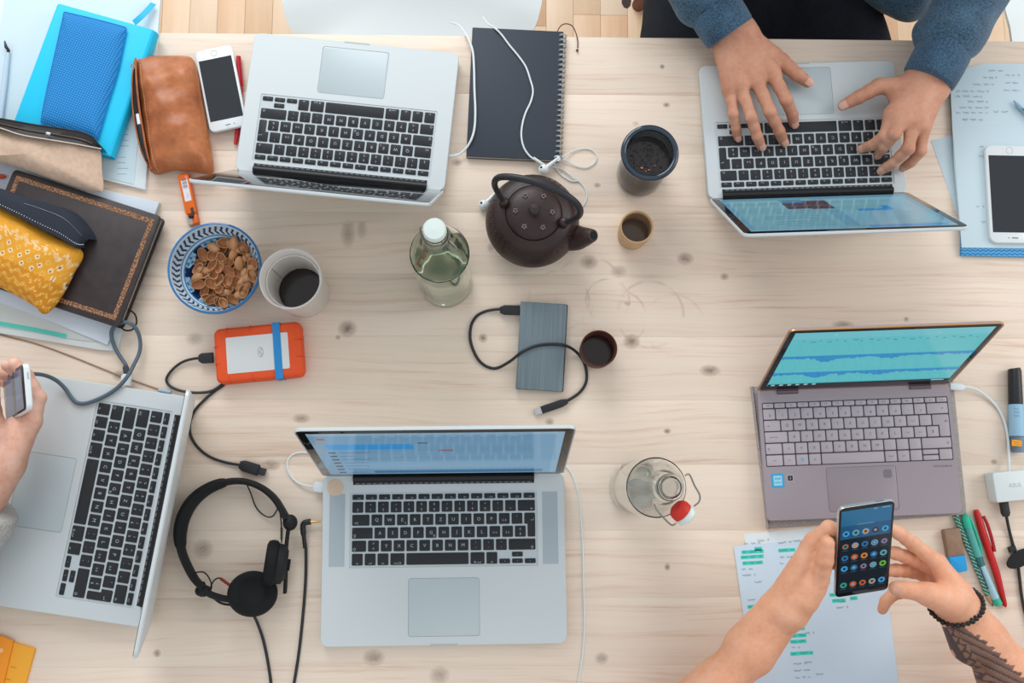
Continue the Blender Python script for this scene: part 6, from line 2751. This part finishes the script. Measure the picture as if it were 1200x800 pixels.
shL, shR = np.array((.37, -.70, .34)), np.array((.75, -.70, .34))
elL, elR = J(758, 873, .045), J(1262, 905, .07)
body, fing, ns = [], [], []
wrL = J(912, 721, .105)
body += [wcone(J(905, 716, .106), J(872, 754, .088), .0225, .0265), wcone(J(917, 728, .104), J(886, 768, .088), .0215, .0265), wcone(J(879, 761, .088), J(841, 804, .072), .029, .035),
         wcone(J(841, 804, .072), elL, .035, .043), wcone(elL, shL, .043, .05)]
uz = lambda px, py, d: under(px, py, d)[2]
mcL = [(954, 634, uz(954, 634, .020)), (949, 641, uz(949, 641, .034)), (944, 650, uz(944, 650, .048)), (940, 660, uz(940, 660, .060))]
rtL = [(914, 707, .118), (912, 712, .108), (911, 717, .100), (911, 722, .094)]
for m_, r_ in zip(mcL, rtL):
    body += [wcone(J(*r_), J(*m_), .0190, .0122)]
for m_, e_ in zip(mcL, ((971, 618), (970, 629), (969, 642), (967, 656))):
    i = mcL.index(m_)
    p1 = (e_[0], e_[1], uz(e_[0], e_[1], .015 + .006 * i))
    p2 = (e_[0] + 17, e_[1] + 6, uz(e_[0] + 17, e_[1] + 6, .0100))
    p3 = (e_[0] + 32, e_[1] + 12, uz(e_[0] + 32, e_[1] + 12, .0092))
    fing.append(limb([m_ + (.0112,), p1 + (.0098,), p2 + (.0082,), p3 + (.0074,)]))
# ball of the thumb and the thumb along the phone's left edge
body += [wcone(J(930, 719, .120), J(954, 688, .140), .0215, .0160), wcone(J(928, 708, .112), J(950, 664, .125), .0200, .0160)]
tl_ = [(945, 702, .138, .0165), (960, 678, uz(960, 678, -.004), .0134), (966.5, 656, uz(966.5, 656, -.006), .0114), (970, 636, uz(970, 636, -.002), .0094)]
fing.append(limb(tl_))
# right hand
wrR = J(1124, 705, .125)
body += [wcone(wrR, J(1152, 748, .112), .0245, .0295), wcone(J(1152, 748, .112), J(1180, 790, .10), .0295, .0385), wcone(J(1180, 790, .10), elR, .0385, .046), wcone(elR, shR, .046, .05),
         wcone(J(1117, 712, .122), J(1137, 754, .108), .0225, .028)]
mcR = [(1098, 659, uz(1098, 659, .008)), (1098, 668, uz(1098, 668, .022)), (1097, 677, uz(1097, 677, .034)), (1095, 687, uz(1095, 687, .044))]
rtR = [(1118, 690, .132), (1116, 696, .124), (1113, 702, .116), (1110, 708, .110)]
for m_, r_ in zip(mcR, rtR):
    body += [wcone(J(*r_), J(*m_), .0190, .0122)]
fr = [[(1070, 637, .013), (1054, 625, .0105), (1040, 618, .0085)], [(1070, 655, .020), (1050, 648, .0110), (1032, 645, .0085)], [(1069, 669, .026), (1050, 668, .0125), (1032, 668, .0085)]]
for m_, F in zip(mcR[:3], fr):
    pts = [m_ + (.0112,)] + [(x, y, uz(x, y, d), r) for (x, y, d), r in zip(F, (.0098, .0088, .0078))]
    fing.append(limb(pts))
lt_ = [mcR[3] + (.0102,), (1064, 692, uz(1064, 692, .034), .0088), (1046, 697, uz(1046, 697, .028), .0080), (1038, 704, uz(1038, 704, .024), .0077), (1034, 714, uz(1034, 714, .022), .0070)]
fing.append(limb(lt_))
body += [wcone(J(1112, 706, .142), J(1090, 697, .150), .0200, .0158)]
tr_ = [(1102, 700, .146, .0165), (1081, 694, uz(1081, 694, -.022), .0130), (1062, 691, uz(1062, 691, -.020), .0112), (1050, 689, uz(1050, 689, -.0165), .0098)]
fing.append(limb(tr_))
ns.append((tr_[-2][:3], tr_[-1][:3], (-.1, -.35, 1), .0098))
body += [wcone(shL, shR, .055, .055), wcone((.56, -.70, .33), (.56, -.74, -.12), .09, .10), wcone((.56, -.70, .36), (.56, -.68, .46), .05, .05)]
bd2 = blend_mesh('body', body, fing, .0017, SK2, T2, k=.013, kf=.008)
for d0, tp, up, r in ns:
    nail(bd2, d0, tp, up, r, r * .62)
# tattooed wing on the forearm: ink in the skin
wa, wb = Vector(J(1113, 733, .13)), Vector(J(1184, 826, .12))
wd = (wb - wa).to_2d()
wL = wd.length
wd.normalize()
wn = Vector((wd.y, -wd.x))
off2 = Vector((.56, -.72))
a = bd2.data.color_attributes.new('dye', 'FLOAT_COLOR', 'POINT')
co = np.empty(len(bd2.data.vertices) * 3, np.float32)
bd2.data.vertices.foreach_get('co', co)
no = np.empty(len(bd2.data.vertices) * 3, np.float32)
bd2.data.vertex_normals.foreach_get('vector', no)
co, no = co.reshape(-1, 3) + (.56, -.72, -.29), no.reshape(-1, 3)
s = (co[:, 0] - wa.x) * wd.x + (co[:, 1] - wa.y) * wd.y
t = (co[:, 0] - wa.x) * wn.x + (co[:, 1] - wa.y) * wn.y
u = s / wL
uc = np.clip(u, 0, 1.3)
top = .006 + .015 * np.sin(np.clip(uc, 0, 1) * PI * .62)
saw = (s / .0130 - t / .03) % 1
low = -.008 - .026 * uc ** .8 - .006 * saw * (uc > .2)
ins = (u > 0) & (u < 1.3) & (t < top) & (t > low) & (no[:, 2] > -.25)
vv = np.clip((top - t) / np.maximum(top - low, 1e-4), 0, 1)
cov = (s / .0125 + .5 * (np.floor(vv * 5) % 2)) % 1
scal = np.abs((vv * 5) % 1 - .5 - .3 * np.cos(2 * PI * cov)) < .22
quill = ((t + s * .50) / .0098) % 1
prim = np.where(quill < .26, .95, .62 + .2 * quill)
ink = np.where(vv < .16, .93, np.where(vv < .42, np.where(scal, .93, .66), prim))
ink = np.where(ins, ink, 0)
buf = np.ones((len(co), 4), np.float32)
buf[:, :3] = ink[:, None]
a.data.foreach_set('color', buf.ravel())
TEE = wool('charcoal cotton', (46, 48, 54), (66, 70, 78), 700, .2, 0)
sl_ = lambda e, s_: wcone(e + (s_ - e) * .55, s_, .062, .075)
blend_mesh('shirt', [sl_(elL, shL), sl_(elR, shR), wcone(shL + (.03, 0, -.02), shR + (-.03, 0, -.02), .082, .082), ('e', np.array((.56, -.73, .08)), np.eye(3), np.array((.20, .135, .31)))],
           [], .006, TEE, T2, k=.04, warp=folds(40, .003, 2))
blend_mesh('trousers', [wcone((.47, -.76, -.17), (.46, -.34, -.17), .10, .07), wcone((.65, -.76, -.17), (.66, -.34, -.17), .10, .07), wcone((.46, -.34, -.17), (.46, -.38, -.70), .07, .045),
                        wcone((.66, -.34, -.17), (.66, -.38, -.70), .07, .045), wcone((.5, -.76, -.17), (.62, -.76, -.17), .11, .11)], [], .008, DENIM, T2, k=.05)

# bracelet of dark beads
BEAD = M('dark lava bead', (38, 34, 34), .6, noise=(400, .3))
wrist_bvh = surf(bd2)
bc0 = Vector(J(1123, 706, .122))
fdir = (Vector(J(1123, 706, .122)) - Vector(J(1166, 770, .104))).normalized()
nrm = (fdir + Vector((0, 0, .55))).normalized()         # the bracelet hangs a little askew
e1_ = nrm.orthogonal().normalized()
e2_ = nrm.cross(e1_)
brc = thing('bracelet', 'bracelet of small dark beads round the wrist of the person holding the phone', 'bracelet', (bc0.x, bc0.y, bc0.z))
nbd = 34
for i in range(nbd):
    g = 2 * PI * i / nbd
    d_ = e1_ * math.cos(g) + e2_ * math.sin(g)
    hit = wrist_bvh.ray_cast(bc0 + d_ * .06, -d_)[0]
    p = (hit if hit is not None and (hit - bc0).length < .045 else bc0 + d_ * .028) + d_ * .0027
    b = MB()
    k = .0033 if i % 3 else .0038
    b.ell(p, (k, k, k), 10, 7)
    b.build('bead', BEAD, brc)

# --- person at the left edge with a white phone
T3 = thing('person', 'person in a pale grey knit at the left edge, hand holding a white phone', 'person', (-1.12, -.12, -.29))
ROOTM[T3.name] = Matrix.Translation((-1.12, -.12, -.29))
SK3 = skin('fair skin', (206, 144, 122), (228, 176, 154), (238, 198, 178))
sh3a, sh3b = np.array((-1.08, -.31, .33)), np.array((-1.08, .07, .33))
el3 = J(-130, 745, .06)
wr3 = J(0, 553, .105)
body = [wcone(wr3, J(-45, 620, .085), .0235, .0295), wcone(J(-45, 620, .085), el3, .0295, .042), wcone(el3, sh3a, .042, .05), wcone(J(10, 545, .100), J(-30, 610, .08), .0205, .026)]
body += [wcone(sh3a, sh3b, .055, .055), wcone((-1.1, -.12, .33), (-1.13, -.12, -.12), .09, .10), wcone((-1.1, -.12, .36), (-1.07, -.12, .46), .05, .05)]
# the other arm rests in the lap
body += [wcone(sh3b, (-1.02, .14, .06), .05, .042), wcone((-1.02, .14, .06), (-.93, -.02, -.04), .042, .026), wcone((-.93, -.02, -.04), (-.89, -.05, -.05), .026, .024)]
mc3 = [(38, 494, .118), (33, 492, .102), (27, 492, .086), (20, 494, .072)]
rt3 = [(14, 540, .112), (10, 543, .104), (6, 546, .096), (2, 549, .090)]
for m_, r_ in zip(mc3, rt3):
    body += [wcone(J(*r_), J(*m_), .0175, .0122)]
body += [wcone(J(8, 528, .115), J(18, 500, .112), .018, .015)]
fing = [
    limb([(38, 494, .118, .0112), (45, 466, .120, .0105), (31, 440, .132, .0090), (17, 425.5, .142, .0080)]),
    limb([(33, 492, .102, .0112), (39, 462, .102, .0100), (24, 438, .118, .0088), (8, 428, .134, .0080)]),
    limb([(27, 492, .086, .0108), (31, 460, .084, .0095), (14, 440, .098, .0084), (-2, 438, .110, .0076)]),
    limb([(20, 494, .072, .0098), (22, 464, .068, .0086), (8, 448, .076, .0074), (-4, 446, .084, .0066)]),
    limb([(8, 522, .118, .0145), (-6, 494, .135, .0118), (-10, 468, .150, .0102), (-8, 448, .160, .0084)]),
]
bd3 = blend_mesh('body', body, fing, .0018, SK3, T3, k=.013, kf=.008)
KNIT = wool('pale grey knit', (168, 166, 162), (214, 212, 208), 330, .8)
cu0, cu1 = J(-15, 590, .090), J(-34, 619, .084)
sw3 = blend_mesh('sweater', [wcone(cu1, el3, .043, .056), wcone(el3, sh3a, .058, .078), wcone(sh3a + (0, .03, -.02), sh3b + (0, -.03, -.02), .082, .082), wcone(sh3b, (-1.02, .14, .06), .078, .058),
                             wcone((-1.02, .14, .06), (-.955, .03, -.02), .056, .045), ('e', np.array((-1.13, -.12, .08)), np.eye(3), np.array((.135, .20, .31)))], [], .005, KNIT, T3, k=.035, warp=folds(42, .003, 7))
rib_cuff('ribbed_cuff', swo if False else sw3, cu0, cu1 + (cu1 - cu0) * .2, .047, KNIT)
blend_mesh('trousers', [wcone((-1.14, -.21, -.17), (-.76, -.22, -.17), .10, .07), wcone((-1.14, -.03, -.17), (-.76, -.02, -.17), .10, .07), wcone((-.76, -.22, -.17), (-.80, -.22, -.70), .07, .045),
                        wcone((-.76, -.02, -.17), (-.80, -.02, -.70), .07, .045), wcone((-1.14, -.18, -.17), (-1.14, -.06, -.17), .11, .11)], [], .008, DENIM, T3, k=.05)
# its phone: leaning, top edge towards the table centre
A_, B_, C_, D_ = at(27, 431, .178), at(32.5, 486, .178), at(6.5, 489, .085), at(3.5, 437, .085)
pcn3 = (A_ + B_ + C_ + D_) / 4
pu = ((A_ - B_) + (D_ - C_)).normalized()            # short side
pv = ((A_ - D_) + (B_ - C_))
pv = (pv - pu * pv.dot(pu)).normalized()             # towards the top edge
pn3 = pu.cross(pv)
if pn3.z < 0:
    pn3, pu = -pn3, -pu
w3, l3 = ((A_ - B_).length + (D_ - C_).length) / 2, ((A_ - D_).length + (B_ - C_).length) / 2
P3 = Matrix(((pu.x, pv.x, pn3.x, pcn3.x), (pu.y, pv.y, pn3.y, pcn3.y), (pu.z, pv.z, pn3.z, pcn3.z), (0, 0, 0, 1)))
ph3 = thing('phone', 'white phone held upright at the left edge with a grey blue cable', 'phone', (pcn3.x, pcn3.y, pcn3.z))
b = MB()
b.slab(rrect(w3, l3, .008, 5), -.0085, 0, .0012, X=P3, bevel_low=.0015)
b.build('body', WPHONE, ph3)
b = MB()
b.slab(rrect(w3 * .97, l3 * .975, .007, 5), .0001, .0006, .0002, X=P3)
fg3 = b.build('front_glass', BLKGLASS, ph3)
b = MB()
b.rect(-w3 * .44, -l3 * .40, w3 * .44, l3 * .40, .0007, 0, P3)
b.rect(-w3 * .44, -l3 * .05, w3 * .44, l3 * .05, .00075, 1, P3)
b.rect(-w3 * .30, l3 * .1, w3 * .2, l3 * .34, .00075, 2, P3)
b.build('display', [glow('left phone blue', (52, 84, 124), .6), glow('left phone dark', (34, 44, 58), .6), glow('left phone mid', (74, 108, 146), .6)], fg3, sharp=180)
b = MB()
b.slab(rrect(.010, .0022, .001, 3), 0, .0003, X=P3 @ Matrix.Translation((-w3 * .22, l3 / 2, -.0045)) @ Matrix.Rotation(R(-90), 4, 'X'))
b.build('side_button', M('grey button', (176, 186, 190), .35), ph3)
